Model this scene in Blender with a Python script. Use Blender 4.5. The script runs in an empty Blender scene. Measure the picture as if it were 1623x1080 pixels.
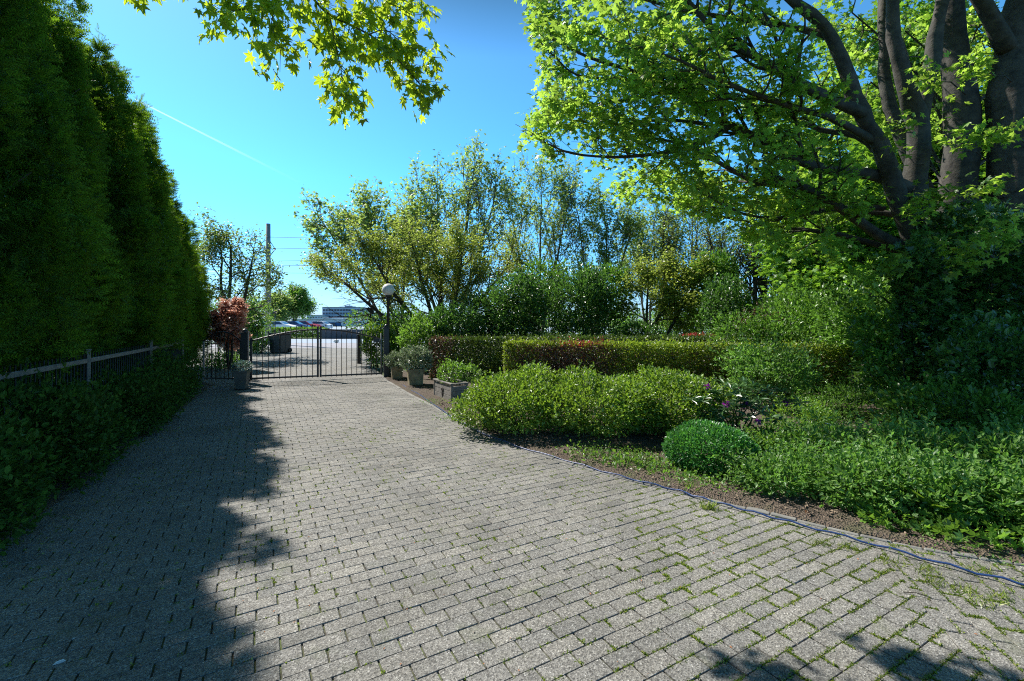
import bpy, math, random
import numpy as np
from math import radians, sin, cos, pi, sqrt
from mathutils import Vector
random.seed(7)
RNG = np.random.default_rng(11)
S = bpy.context.scene
COL = S.collection

# ---------------------------------------------------------------- camera, light
EYE, FOC = 1.5, 721.3            # eye height; focal length in pixels of a 1623 px wide frame
cam = bpy.data.cameras.new("camera")
camo = bpy.data.objects.new("camera", cam)
COL.objects.link(camo)
cam.lens = 16.0; cam.sensor_width = 36.0
cam.shift_y = -32.0 / 1623
cam.clip_start = 0.05; cam.clip_end = 20000
camo.location = (0, 0, EYE)
camo.rotation_euler = (radians(90), 0, 0)
S.camera = camo

SUN = Vector((-0.74, 0.55, 1.0)).normalized()     # direction towards the sun
W = bpy.data.worlds.new("World"); S.world = W; W.use_nodes = True
nt = W.node_tree; bg = nt.nodes["Background"]
sky = nt.nodes.new("ShaderNodeTexSky"); sky.sky_type = 'NISHITA'; sky.sun_disc = False
sky.sun_elevation = math.asin(SUN.z); sky.sun_rotation = math.atan2(SUN.x, SUN.y)
sky.air_density = 1.0; sky.dust_density = 0.3; sky.ozone_density = 1.6
hs = nt.nodes.new("ShaderNodeHueSaturation"); hs.inputs["Hue"].default_value = 0.475
hs.inputs["Saturation"].default_value = 1.12
nt.links.new(sky.outputs[0], hs.inputs["Color"])
# clear spring air: the band near the horizon is pale cyan rather than yellow
tc = nt.nodes.new("ShaderNodeTexCoord"); sp = nt.nodes.new("ShaderNodeSeparateXYZ"); nt.links.new(tc.outputs["Generated"], sp.inputs[0])
cr = nt.nodes.new("ShaderNodeValToRGB"); nt.links.new(sp.outputs[2], cr.inputs[0])
for i, (p_, c_) in enumerate(((0.0, (.50, .84, 1.5)), (.10, (.60, 1.09, 1.68)), (.28, (.66, 1.38, 1.9)), (.5, (.78, 1.24, 1.72)), (.66, (.27, .28, .25)))):
    e = cr.color_ramp.elements[i] if i < 2 else cr.color_ramp.elements.new(p_)
    e.position = p_; e.color = (c_[0] / 2, c_[1] / 2, c_[2] / 2, 1)
ml = nt.nodes.new("ShaderNodeVectorMath"); ml.operation = 'MULTIPLY'; m2 = nt.nodes.new("ShaderNodeVectorMath"); m2.operation = 'SCALE'; m2.inputs["Scale"].default_value = 2.0
nt.links.new(hs.outputs[0], ml.inputs[0]); nt.links.new(cr.outputs[0], ml.inputs[1]); nt.links.new(ml.outputs[0], m2.inputs[0])
nt.links.new(m2.outputs[0], bg.inputs[0]); bg.inputs[1].default_value = 0.078
sl = bpy.data.lights.new("sun", 'SUN'); sl.energy = 5.0; sl.angle = radians(0.53); sl.color = (1, 0.955, 0.88)
so = bpy.data.objects.new("sun", sl); COL.objects.link(so)
so.rotation_euler = (-SUN).to_track_quat('-Z', 'Y').to_euler()
S.view_settings.view_transform = 'Standard'; S.view_settings.look = 'None'
S.view_settings.exposure = 0.8; S.view_settings.gamma = 1.0
S.render.engine = 'CYCLES'
S.cycles.max_bounces = 8; S.cycles.diffuse_bounces = 4; S.cycles.transmission_bounces = 5
S.cycles.use_denoising = False
S.cycles.filter_width = 1.1

def P(px, py, Y):
    """world point seen at pixel (px,py) of the photograph at distance Y"""
    return Vector(((px - 811.5) / FOC * Y, Y, EYE - (py - 508) / FOC * Y))
def G(px, py):
    Y = EYE * FOC / (py - 508.0)
    return Vector(((px - 811.5) / FOC * Y, Y, 0))

# ---------------------------------------------------------------- object helpers
def props(o, label=None, cat=None, group=None, kind=None):
    if label: o['label'] = label
    if cat: o['category'] = cat
    if group: o['group'] = group
    if kind: o['kind'] = kind
    return o
def thing(name, label, cat, loc=(0, 0, 0), rz=0, group=None):
    o = bpy.data.objects.new(name, None); COL.objects.link(o)
    o.location = loc; o.rotation_euler = (0, 0, rz); o.empty_display_size = 0.1
    return props(o, label, cat, group)
def link(name, me, mats, parent=None):
    o = bpy.data.objects.new(name, me); COL.objects.link(o)
    if mats and not me.materials:
        for m in (mats if isinstance(mats, (list, tuple)) else [mats]): me.materials.append(m)
    if parent: o.parent = parent
    return o
def copy_tree(o, parent=None):
    c = o.copy(); COL.objects.link(c)
    if parent: c.parent = parent
    for ch in [x for x in o.children]: copy_tree(ch, c)
    return c
def np_mesh(name, V, loops, starts, totals, midx=None, smooth=False):
    me = bpy.data.meshes.new(name)
    me.vertices.add(len(V)); me.vertices.foreach_set("co", np.ascontiguousarray(V, dtype=np.float32).ravel())
    me.loops.add(len(loops)); me.loops.foreach_set("vertex_index", np.ascontiguousarray(loops, dtype=np.int32))
    me.polygons.add(len(starts))
    me.polygons.foreach_set("loop_start", np.ascontiguousarray(starts, dtype=np.int32))
    me.polygons.foreach_set("loop_total", np.ascontiguousarray(totals, dtype=np.int32))
    if midx is not None: me.polygons.foreach_set("material_index", np.ascontiguousarray(midx, dtype=np.int32))
    me.polygons.foreach_set("use_smooth", np.full(len(starts), smooth, dtype=bool))
    me.update(calc_edges=True)
    return me

class MB:
    """collects simple solids into one mesh"""
    def __init__(s): s.v = []; s.f = []; s.sm = []
    def add(s, vs, fs, smooth=False):
        o = len(s.v); s.v += [tuple(v) for v in vs]
        s.f += [tuple(i + o for i in f) for f in fs]; s.sm += [smooth] * len(fs)
        return s
    def box(s, c, d, rz=0, bev=0.0, taper=1.0):
        x, y, z = d[0] / 2, d[1] / 2, d[2] / 2
        ca, sa = cos(rz), sin(rz)
        b = min(bev, x * .9, y * .9, z * .9)
        if b <= 0:
            P8 = [(-x, -y, -z), (x, -y, -z), (x, y, -z), (-x, y, -z), (-x * taper, -y * taper, z), (x * taper, -y * taper, z), (x * taper, y * taper, z), (-x * taper, y * taper, z)]
            F = [(0, 3, 2, 1), (4, 5, 6, 7), (0, 1, 5, 4), (1, 2, 6, 5), (2, 3, 7, 6), (3, 0, 4, 7)]
        else:
            def ring(zz, ins, k=1.0):
                X, Y = (x * k - ins), (y * k - ins)
                bb = b if ins < b * .5 else b * .4
                return [(-X + bb, -Y, zz), (X - bb, -Y, zz), (X, -Y + bb, zz), (X, Y - bb, zz), (X - bb, Y, zz), (-X + bb, Y, zz), (-X, Y - bb, zz), (-X, -Y + bb, zz)]
            P8 = ring(-z, b) + ring(-z + b, 0) + ring(z - b, 0, taper) + ring(z, b, taper)
            F = [tuple(range(7, -1, -1)), tuple(range(24, 32))]
            for r in range(3):
                for i in range(8):
                    j = (i + 1) % 8
                    F.append((r * 8 + i, r * 8 + j, r * 8 + 8 + j, r * 8 + 8 + i))
        return s.add([(c[0] + p[0] * ca - p[1] * sa, c[1] + p[0] * sa + p[1] * ca, c[2] + p[2]) for p in P8], F)
    def tube(s, pts, rad, n=8, cap=True, smooth=True):
        pts = [Vector(p) for p in pts]
        if not hasattr(rad, '__len__'): rad = [rad] * len(pts)
        vs = []; u = None
        for i, p in enumerate(pts):
            a = pts[max(i - 1, 0)]; b = pts[min(i + 1, len(pts) - 1)]
            t = (b - a).normalized() if (b - a).length > 1e-9 else Vector((0, 0, 1))
            if u is None: u = t.cross(Vector((0, 0, 1)) if abs(t.z) < .95 else Vector((1, 0, 0))).normalized()
            else:
                u = u - t * u.dot(t); u = u.normalized() if u.length > 1e-6 else t.orthogonal().normalized()
            w = t.cross(u)
            for k in range(n):
                an = 2 * pi * k / n
                vs.append(p + (u * cos(an) + w * sin(an)) * rad[i])
        fs = [(i * n + k, i * n + (k + 1) % n, (i + 1) * n + (k + 1) % n, (i + 1) * n + k) for i in range(len(pts) - 1) for k in range(n)]
        s.add(vs, fs, smooth)
        if cap:
            o = len(s.v) - len(vs)
            s.f += [tuple(o + k for k in range(n - 1, -1, -1)), tuple(o + (len(pts) - 1) * n + k for k in range(n))]; s.sm += [False, False]
        return s
    def lathe(s, c, prof, n=24, smooth=True):
        vs = [(c[0] + r * cos(2 * pi * k / n), c[1] + r * sin(2 * pi * k / n), c[2] + z) for r, z in prof for k in range(n)]
        fs = [(i * n + k, i * n + (k + 1) % n, (i + 1) * n + (k + 1) % n, (i + 1) * n + k) for i in range(len(prof) - 1) for k in range(n)]
        return s.add(vs, fs, smooth)
    def build(s, name, mat, parent=None):
        me = bpy.data.meshes.new(name); me.from_pydata(s.v, [], s.f)
        me.polygons.foreach_set("use_smooth", s.sm); me.update()
        return link(name, me, mat, parent)

# ---------------------------------------------------------------- materials
MAT = {}
def mat(name, rough=0.6):
    m = bpy.data.materials.new(name); m.use_nodes = True
    b = m.node_tree.nodes["Principled BSDF"]; b.inputs["Roughness"].default_value = rough
    MAT[name] = m
    return m, m.node_tree, b
def noise(t, scale, detail=4, rough=.55, co=None, dim='3D'):
    n = t.nodes.new("ShaderNodeTexNoise"); n.inputs["Scale"].default_value = scale
    n.inputs["Detail"].default_value = detail; n.inputs["Roughness"].default_value = rough
    if co: t.links.new(co, n.inputs["Vector"])
    return n
def ramp(t, fac, stops):
    r = t.nodes.new("ShaderNodeValToRGB"); e = r.color_ramp.elements
    while len(e) < len(stops): e.new(0.5)
    for i, (p, c) in enumerate(stops):
        e[i].position = p; e[i].color = (c, c, c, 1) if not hasattr(c, '__len__') else (*c, 1)
    t.links.new(fac, r.inputs[0]); return r
def mixc(t, fac, a, b, typ='MIX'):
    m = t.nodes.new("ShaderNodeMix"); m.data_type = 'RGBA'; m.blend_type = typ
    for s_, v in ((m.inputs["Factor"], fac), (m.inputs["A"], a), (m.inputs["B"], b)):
        if hasattr(v, 'is_linked') or hasattr(v, 'links'): t.links.new(v, s_)
        elif hasattr(v, '__len__'): s_.default_value = (*v, 1)
        else: s_.default_value = v
    return m.outputs["Result"]
def bump(t, b, h, strength=.4, dist=.01):
    n = t.nodes.new("ShaderNodeBump"); n.inputs["Strength"].default_value = strength; n.inputs["Distance"].default_value = dist
    t.links.new(h, n.inputs["Height"]); t.links.new(n.outputs[0], b.inputs["Normal"])
def objco(t):
    return t.nodes.new("ShaderNodeTexCoord").outputs["Object"]
def plain(name, c, rough=.6, var=.25, scale=6, metal=0, bmp=.15, dark=None):
    m, t, b = mat(name, rough); co = objco(t)
    n = noise(t, scale, 6, .6, co)
    lo = tuple(x * (1 - var) for x in c) if dark is None else dark
    r = ramp(t, n.outputs[0], [(.3, lo), (.7, tuple(min(1, x * (1 + var * .6)) for x in c))])
    t.links.new(r.outputs[0], b.inputs["Base Color"]); b.inputs["Metallic"].default_value = metal
    if bmp:
        n2 = noise(t, scale * 12, 4, .6, co); bump(t, b, n2.outputs[0], bmp, .004)
    return m
def leafmat(name, cols, trans=.35, tcol=None, rough=.40, spec=.5):
    """foliage: colour varies leaf by leaf; part of the light passes through"""
    m, t, b = mat(name, rough)
    g = t.nodes.new("ShaderNodeNewGeometry")
    cols = [tuple(min(.8, x * 1.25) for x in c) for c in cols]; k = len(cols)
    r = ramp(t, g.outputs["Random Per Island"], [(0, tuple(x * .6 for x in cols[0]))] + [((i + .6) / k, c) for i, c in enumerate(cols)])
    co = objco(t); n = noise(t, 1.3, 2, .5, co)
    r2 = ramp(t, n.outputs[0], [(.3, .72), (.7, 1.2)])
    c = mixc(t, 1.0, r.outputs[0], r2.outputs[0], 'MULTIPLY')
    t.links.new(c, b.inputs["Base Color"]); b.inputs["Specular IOR Level"].default_value = spec
    tr = t.nodes.new("ShaderNodeBsdfTranslucent")
    tcol = tuple(min(.85, x * 1.3) for x in tcol) if tcol else None
    tc = tcol or tuple(min(1, x * f) for x, f in zip(cols[k // 2], (2.6, 2.3, 1.2)))
    c2 = mixc(t, 1.0, tc, r2.outputs[0], 'MULTIPLY')
    r3 = ramp(t, g.outputs["Random Per Island"], [(0, .65), (1, 1.2)])
    c3 = mixc(t, 1.0, c2, r3.outputs[0], 'MULTIPLY')
    t.links.new(c3, tr.inputs[0])
    mx = t.nodes.new("ShaderNodeMixShader"); mx.inputs[0].default_value = trans
    t.links.new(b.outputs[0], mx.inputs[1]); t.links.new(tr.outputs[0], mx.inputs[2])
    t.links.new(mx.outputs[0], t.nodes["Material Output"].inputs[0])
    return m
def barkmat(name, c1, c2, scale=9, stretch=.25, dist=.02):
    m, t, b = mat(name, .85); co = objco(t)
    mp = t.nodes.new("ShaderNodeMapping"); mp.inputs["Scale"].default_value = (1, 1, stretch); t.links.new(co, mp.inputs[0])
    n = noise(t, scale, 8, .65, mp.outputs[0]); n2 = noise(t, scale * .25, 3, .5, co)
    r = ramp(t, n.outputs[0], [(.32, c1), (.62, c2)])
    r2 = ramp(t, n2.outputs[0], [(.4, (.75, .8, .7)), (.65, (1.15, 1.1, 1.05))])
    t.links.new(mixc(t, 1.0, r.outputs[0], r2.outputs[0], 'MULTIPLY'), b.inputs["Base Color"])
    bump(t, b, n.outputs[0], .7, dist)
    return m

def paver_material(name, brick=False):
    m, t, b = mat(name, .88); co = objco(t)
    g = t.nodes.new("ShaderNodeNewGeometry")
    v = t.nodes.new("ShaderNodeTexVoronoi"); v.inputs["Scale"].default_value = 165; t.links.new(co, v.inputs["Vector"])
    sp = ramp(t, v.outputs["Color"], [(0.0, (.035, .034, .032)), (.3, (.126, .121, .112)), (.62, (.205, .198, .183)), (.84, (.285, .277, .258)), (1.0, (.52, .512, .49))])
    n1 = noise(t, 320, 3, .7, co)
    n1r = ramp(t, n1.outputs[0], [(.3, .78), (.7, 1.22)])
    c = mixc(t, 1.0, sp.outputs[0], n1r.outputs[0], 'MULTIPLY')
    rr = ramp(t, g.outputs["Random Per Island"], [(0, (.74, .74, .73)), (.08, (.9, .905, .91)), (.5, (1.0, .99, .98)), (.93, (1.07, 1.055, 1.03)), (1, (1.2, 1.18, 1.14))])
    if not brick: c = mixc(t, 1.0, c, rr.outputs[0], 'MULTIPLY')
    n2 = noise(t, .9, 5, .6, co)
    c = mixc(t, 1.0, c, ramp(t, n2.outputs[0], [(.3, (.70, .695, .67)), (.52, (1.0, 1.0, .995)), (.72, (1.13, 1.13, 1.13))]).outputs[0], 'MULTIPLY')
    n3 = noise(t, 3.1, 6, .7, co)                                   # algae stains of their own shape
    c = mixc(t, ramp(t, n3.outputs[0], [(.56, 0), (.74, .55)]).outputs[0], c, (.10, .115, .055))
    if brick:
        bt = t.nodes.new("ShaderNodeTexBrick"); mp = t.nodes.new("ShaderNodeMapping"); mp.inputs["Rotation"].default_value = (0, 0, radians(-29)); t.links.new(co, mp.inputs[0]); t.links.new(mp.outputs[0], bt.inputs["Vector"])
        bt.inputs["Scale"].default_value = 1; bt.inputs["Brick Width"].default_value = .19; bt.inputs["Row Height"].default_value = .095
        bt.inputs["Mortar Size"].default_value = .005; bt.inputs["Color1"].default_value = (.85, .85, .87, 1); bt.inputs["Color2"].default_value = (1.15, 1.12, 1.1, 1); bt.inputs["Mortar"].default_value = (.35, .36, .28, 1)
        c = mixc(t, 1.0, c, bt.outputs[0], 'MULTIPLY')
    t.links.new(c, b.inputs["Base Color"])
    vb = t.nodes.new("ShaderNodeMath"); vb.operation = 'ADD'; t.links.new(v.outputs["Distance"], vb.inputs[0]); t.links.new(n1.outputs[0], vb.inputs[1])
    bump(t, b, vb.outputs[0], .55, .004)
    return m
paver_material("paver"); paver_material("paver_far", True)
# joints: sand, dark soil and moss
m, t, b = mat("joint", .95); co = objco(t)
n = noise(t, 5, 6, .7, co); n2 = noise(t, 60, 4, .6, co)
c = mixc(t, ramp(t, n.outputs[0], [(.42, 0), (.6, 1)]).outputs[0], (.06, .053, .04), (.11, .145, .045))
t.links.new(mixc(t, .6, c, ramp(t, n2.outputs[0], [(.3, .3), (.7, 1.5)]).outputs[0], 'MULTIPLY'), b.inputs["Base Color"]); bump(t, b, n2.outputs[0], .6, .01)
# soil with mulch
m, t, b = mat("soil", .95); co = objco(t)
n = noise(t, 3, 6, .7, co); n2 = noise(t, 45, 6, .7, co); v = t.nodes.new("ShaderNodeTexVoronoi"); v.inputs["Scale"].default_value = 70; t.links.new(co, v.inputs["Vector"])
c = ramp(t, n2.outputs[0], [(.28, (.035, .025, .018)), (.5, (.10, .072, .052)), (.72, (.21, .165, .13))])
c = mixc(t, ramp(t, n.outputs[0], [(.5, 0), (.72, .7)]).outputs[0], c.outputs[0], (.07, .085, .03))
t.links.new(c, b.inputs["Base Color"]); bump(t, b, v.outputs["Distance"], .8, .03)
m, t, b = mat("lawn", .95); co = objco(t)
n = noise(t, 1.5, 6, .7, co); n2 = noise(t, 50, 4, .7, co)
c = ramp(t, n2.outputs[0], [(.3, (.03, .05, .012)), (.7, (.10, .15, .04))])
t.links.new(mixc(t, ramp(t, n.outputs[0], [(.4, 0), (.6, .5)]).outputs[0], c.outputs[0], (.12, .12, .05)), b.inputs["Base Color"]); bump(t, b, n2.outputs[0], .8, .03)
plain("concrete", (.2, .195, .18), .9, .35, 5, bmp=.5)
plain("asphalt_pale", (.26, .32, .40), .85, .15, 3)
plain("apron", (.27, .26, .285), .85, .18, 2)
plain("black_iron", (.016, .017, .018), .42, .3, 10, bmp=.08)
plain("grey_iron", (.2, .21, .22), .4, .3, 10, metal=.3)
plain("rail_grey", (.14, .14, .13), .7, .35, 12)
plain("pole_concrete", (.27, .26, .25), .85, .2, 3)
plain("pot_grey", (.10, .105, .095), .8, .35, 7, bmp=.4)
plain("pot_stone", (.27, .22, .125), .85, .4, 8, bmp=.5, dark=(.13, .115, .06))
plain("old_wood", (.22, .205, .185), .9, .4, 14, bmp=.5)
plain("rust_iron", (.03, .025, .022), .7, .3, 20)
plain("white_paint", (.75, .76, .77), .5, .08, 4)
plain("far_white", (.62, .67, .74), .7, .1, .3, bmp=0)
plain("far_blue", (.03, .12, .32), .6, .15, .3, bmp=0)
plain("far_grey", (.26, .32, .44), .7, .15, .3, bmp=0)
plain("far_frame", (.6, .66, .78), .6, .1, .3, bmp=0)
plain("roof_grey", (.25, .27, .3), .8, .1, .3, bmp=0)
plain("wall_slate", (.07, .08, .1), .8, .3, 3)
plain("bin_plastic", (.03, .034, .034), .5, .3, 6)
plain("tyre", (.02, .02, .02), .8, .1)
plain("hose", (.02, .05, .16), .35, .3, 20)
plain("bulb_plastic", (.72, .72, .70), .35, .05, 4, bmp=0)
plain("paint_silver", (.45, .47, .5), .3, .05, 3, metal=.4, bmp=0)
plain("paint_red", (.4, .03, .03), .3, .05, 3, bmp=0)
plain("paint_blue", (.04, .07, .2), .3, .05, 3, bmp=0)
plain("wood_chip", (.23, .17, .12), .9, .5, 30)
plain("dry_leaf", (.32, .13, .05), .8, .4, 20)
plain("boulder", (.6, .6, .57), .8, .2, 5, bmp=.4)
plain("feather_white", (.75, .78, .8), .7, .05, 5)
m, t, b = mat("glass_dark", .08); b.inputs["Base Color"].default_value = (.03, .05, .09, 1)
m, t, b = mat("contrail", .9); b.inputs["Base Color"].default_value = (.9, .9, .9, 1)
co = t.nodes.new("ShaderNodeTexCoord").outputs["Generated"]; sx = t.nodes.new("ShaderNodeSeparateXYZ"); t.links.new(co, sx.inputs[0])
tp = t.nodes.new("ShaderNodeBsdfTransparent"); mx = t.nodes.new("ShaderNodeMixShader")
ra = ramp(t, sx.outputs[0], [(0, .30), (.35, .17), (.8, .02), (1, .0)]); nn = noise(t, 14, 4, .6, co)
mm = t.nodes.new("ShaderNodeMath"); mm.operation = 'MULTIPLY'; t.links.new(ra.outputs[0], mm.inputs[0]); t.links.new(ramp(t, nn.outputs[0], [(.3, .55), (.7, 1)]).outputs[0], mm.inputs[1])
tl = t.nodes.new("ShaderNodeBsdfTranslucent"); tl.inputs[0].default_value = (1, 1, 1, 1); ad = t.nodes.new("ShaderNodeAddShader"); t.links.new(tl.outputs[0], ad.inputs[0]); t.links.new(b.outputs[0], ad.inputs[1])
t.links.new(mm.outputs[0], mx.inputs[0]); t.links.new(tp.outputs[0], mx.inputs[1]); t.links.new(ad.outputs[0], mx.inputs[2]); t.links.new(mx.outputs[0], t.nodes["Material Output"].inputs[0])

leafmat("maple_leaf", [(.035, .10, .014), (.075, .17, .02), (.15, .24, .03)], .56, (.35, .54, .06))
leafmat("bough_leaf", [(.045, .11, .012), (.075, .16, .016), (.13, .22, .025)], .62, (.44, .58, .03))
leafmat("far_maple_leaf", [(.045, .13, .018), (.065, .17, .022), (.10, .21, .03)], .42, (.22, .42, .03))
leafmat("conifer_leaf", [(.022, .064, .009), (.038, .098, .011), (.068, .15, .015)], .38, (.19, .36, .015), .65, .2)
leafmat("low_shrub_leaf", [(.022, .06, .010), (.035, .085, .012), (.055, .12, .016)], .25, (.08, .18, .015), .65, .2)
leafmat("ash_leaf", [(.08, .14, .035), (.13, .20, .05), (.20, .27, .08)], .48, (.36, .50, .10))
leafmat("hawthorn_leaf", [(.08, .12, .02), (.15, .20, .035), (.25, .28, .06)], .42, (.38, .48, .07))
leafmat("oak_leaf", [(.05, .09, .025), (.08, .13, .035), (.13, .18, .05)], .42, (.24, .34, .06))
leafmat("dark_leaf", [(.02, .062, .014), (.038, .098, .02), (.075, .15, .03)], .3, (.12, .28, .035), .33, .6)
leafmat("mid_leaf", [(.045, .11, .018), (.07, .155, .025), (.11, .21, .035)], .4, (.22, .42, .04))
leafmat("spiraea_leaf", [(.06, .12, .018), (.10, .18, .026), (.17, .25, .038)], .35, (.26, .42, .03))
leafmat("beech_leaf", [(.06, .10, .014), (.11, .17, .022), (.19, .25, .034)], .38, (.30, .42, .03))
leafmat("copper_leaf", [(.06, .034, .026), (.13, .075, .05), (.21, .135, .085)], .2, (.16, .06, .03))
leafmat("hedge_dark_leaf", [(.02, .05, .012), (.035, .08, .016), (.07, .11, .02)], .25, (.12, .2, .02))
leafmat("red_leaf", [(.26, .10, .075), (.46, .2, .15), (.6, .38, .29)], .45, (.7, .36, .26))
leafmat("red_tip_leaf", [(.22, .03, .03), (.36, .05, .045), (.42, .12, .06)], .3, (.5, .06, .05))
leafmat("ball_leaf", [(.02, .09, .018), (.036, .145, .028), (.07, .22, .045)], .3, (.12, .38, .04), .38)
leafmat("shade_leaf", [(.05, .115, .018), (.08, .17, .024), (.14, .25, .038)], .4, (.14, .30, .03), .36)
leafmat("perennial_leaf", [(.045, .115, .024), (.08, .17, .034), (.14, .24, .055)], .36, (.2, .42, .05), .45, .4)
leafmat("bright_leaf", [(.06, .15, .02), (.09, .2, .025), (.13, .25, .03)], .4, (.26, .44, .03))
leafmat("rhodo_leaf", [(.03, .075, .025), (.05, .11, .035), (.08, .15, .055)], .15, (.08, .2, .04), .28, .6)
leafmat("variegated_leaf", [(.05, .09, .04), (.16, .2, .12), (.34, .36, .26)], .25, (.2, .28, .12))
leafmat("grey_leaf", [(.06, .10, .08), (.14, .2, .17), (.4, .45, .44)], .2, (.1, .18, .1))
leafmat("grass_blade", [(.07, .12, .02), (.13, .19, .03), (.24, .25, .07)], .35, (.25, .34, .03))
leafmat("purple_petal", [(.10, .01, .14), (.22, .02, .27), (.34, .05, .36)], .3, (.4, .03, .4))
leafmat("blue_petal", [(.06, .08, .25), (.10, .14, .36)], .3, (.12, .16, .45))
leafmat("twig_brown", [(.05, .035, .03), (.10, .07, .055)], 0.02, (.05, .03, .02))
barkmat("maple_bark", (.018, .016, .0135), (.074, .065, .056), 8, 1.1, .03)
barkmat("dark_bark", (.022, .018, .013), (.075, .062, .048))
barkmat("ash_bark", (.06, .055, .04), (.16, .15, .115))

# ---------------------------------------------------------------- foliage helpers
def norm(a): return a / np.maximum(np.linalg.norm(a, axis=-1, keepdims=True), 1e-9)
def tmpl(verts, faces): return np.array(verts, float), faces
def lobe(ang, L, w, z=0.0, b=.12):
    c, s_ = cos(ang), sin(ang)
    f = lambda x, y, zz: (x * c - y * s_, x * s_ + y * c, zz)
    return [f(b, 0, 0), f(L * .5, w, -.04), f(L, 0, -.12 + z), f(L * .5, -w, -.04)]
_mv = []; _mf = []
for a_, L_, w_ in ((0, 1.0, .2), (.78, .86, .18), (-.78, .86, .18), (1.6, .55, .15), (-1.6, .55, .15)):
    o_ = len(_mv); _mv += lobe(a_, L_, w_, b=-.02); _mf.append((o_, o_ + 3, o_ + 2, o_ + 1))
_mv = [(x + .25, y, z) for x, y, z in _mv]
# weld lobes at their base so that a leaf is one island
_c = (.23, 0, 0); _keep = []; _map = {}
for i_, v_ in enumerate(_mv):
    if i_ % 4 == 0: _map[i_] = 0
    else: _keep.append(v_); _map[i_] = len(_keep)
MAPLE = tmpl([_c] + _keep, [tuple(_map[i] for i in f) for f in _mf])
_b = [(0, 0, 0)]; _teeth = [(-2.3, .42), (-1.75, .25), (-1.5, .62), (-1.15, .38), (-.8, .88), (-.62, .62), (-.4, .48), (-.16, .78), (0, 1.0), (.16, .78), (.4, .48), (.62, .62), (.8, .88), (1.15, .38), (1.5, .62), (1.75, .25), (2.3, .42)]
BIGMAPLE = tmpl([(0.3, 0, 0)] + [(.3 + r * cos(a) * .8, r * sin(a) * .85, -.16 * r * r + (.05 if k % 2 else 0)) for k, (a, r) in enumerate(_teeth)],
                [(0, i, i + 1) for i in range(1, len(_teeth))])
RHOMB = tmpl([(0, 0, 0), (.5, .27, .05), (1, 0, -.05), (.5, -.27, .05)], [(0, 3, 2), (0, 2, 1)])
OVAL = tmpl([(0, 0, 0), (.3, .24, .05), (.7, .22, .03), (1, 0, -.08), (.7, -.22, .03), (.3, -.24, .05)], [(0, 3, 2, 1), (0, 5, 4, 3)])
LONG = tmpl([(0, 0, 0), (.3, .11, .03), (.7, .12, .0), (1, 0, -.12), (.7, -.12, .0), (.3, -.11, .03)], [(0, 3, 2, 1), (0, 5, 4, 3)])
BLADE = tmpl([(0, .05, 0), (0, -.05, 0), (.55, -.035, 0), (.55, .035, 0), (1, 0, -.1)], [(0, 1, 2, 3), (3, 2, 4)])
_sv = []; _sf = []
for k_ in range(5):                                                 # feathery conifer spray
    x_ = .12 + .17 * k_; l_ = .42 * (1 - .13 * k_)
    for s_ in (1, -1):
        o_ = len(_sv); _sv += [(x_, 0, 0), (x_ + l_ * .75, s_ * l_ * .62, -.03), (x_ + .11, 0, 0)]; _sf.append((o_, o_ + 1, o_ + 2) if s_ < 0 else (o_, o_ + 2, o_ + 1))
_sv += [(0, .02, 0), (0, -.02, 0), (1.1, 0, -.05)]; _sf.append((len(_sv) - 3, len(_sv) - 2, len(_sv) - 1))
SPRAY = tmpl(_sv, _sf)

def leaves_arrays(pos, tip, nrm, size, T):
    tip = norm(tip); y = norm(np.cross(nrm, tip)); z = np.cross(tip, y)
    TV = T[0]
    V = pos[:, None, :] + size[:, None, None] * (TV[None, :, 0:1] * tip[:, None, :] + TV[None, :, 1:2] * y[:, None, :] + TV[None, :, 2:3] * z[:, None, :])
    N, k = len(pos), len(TV)
    V = V.reshape(-1, 3)
    tot = np.array([len(f) for f in T[1]]); fl = np.concatenate([np.array(f) for f in T[1]])
    loops = (np.arange(N)[:, None] * k + fl[None, :]).ravel()
    totals = np.tile(tot, N)
    return V, loops, totals
def leaf_mesh(name, groups):
    """groups: list of (pos, tip, nrm, size, template, material index)"""
    Vs, Ls, Ts, Ms = [], [], [], []; off = 0
    for pos, tip, nrm, size, T, mi in groups:
        if len(pos) == 0: continue
        V, l, t_ = leaves_arrays(pos, tip, nrm, size, T)
        Vs.append(V); Ls.append(l + off); Ts.append(t_); Ms.append(np.full(len(t_), mi) if np.isscalar(mi) else np.repeat(mi, len(T[1])))
        off += len(V)
    V = np.concatenate(Vs); L = np.concatenate(Ls); T_ = np.concatenate(Ts); M_ = np.concatenate(Ms)
    st = np.concatenate([[0], np.cumsum(T_)[:-1]])
    return np_mesh(name, V, L, st, T_, M_)
def wob(p, s=1.0, ph=0.0):
    """smooth pseudo noise in [-1,1]"""
    x, y, z = p[..., 0] * s, p[..., 1] * s, p[..., 2] * s
    return (np.sin(2.1 * x + 1.3 * y + ph) + np.sin(1.7 * y - 2.3 * z + 2.2 * ph) + np.sin(2.6 * z + 1.9 * x + .7 * ph)
            + .6 * np.sin(5.3 * x - 4.1 * z + ph) + .6 * np.sin(4.7 * y + 5.9 * z - ph) + .5 * np.sin(9.1 * x + 8.3 * y + 3 * ph)) / 4.7
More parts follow.
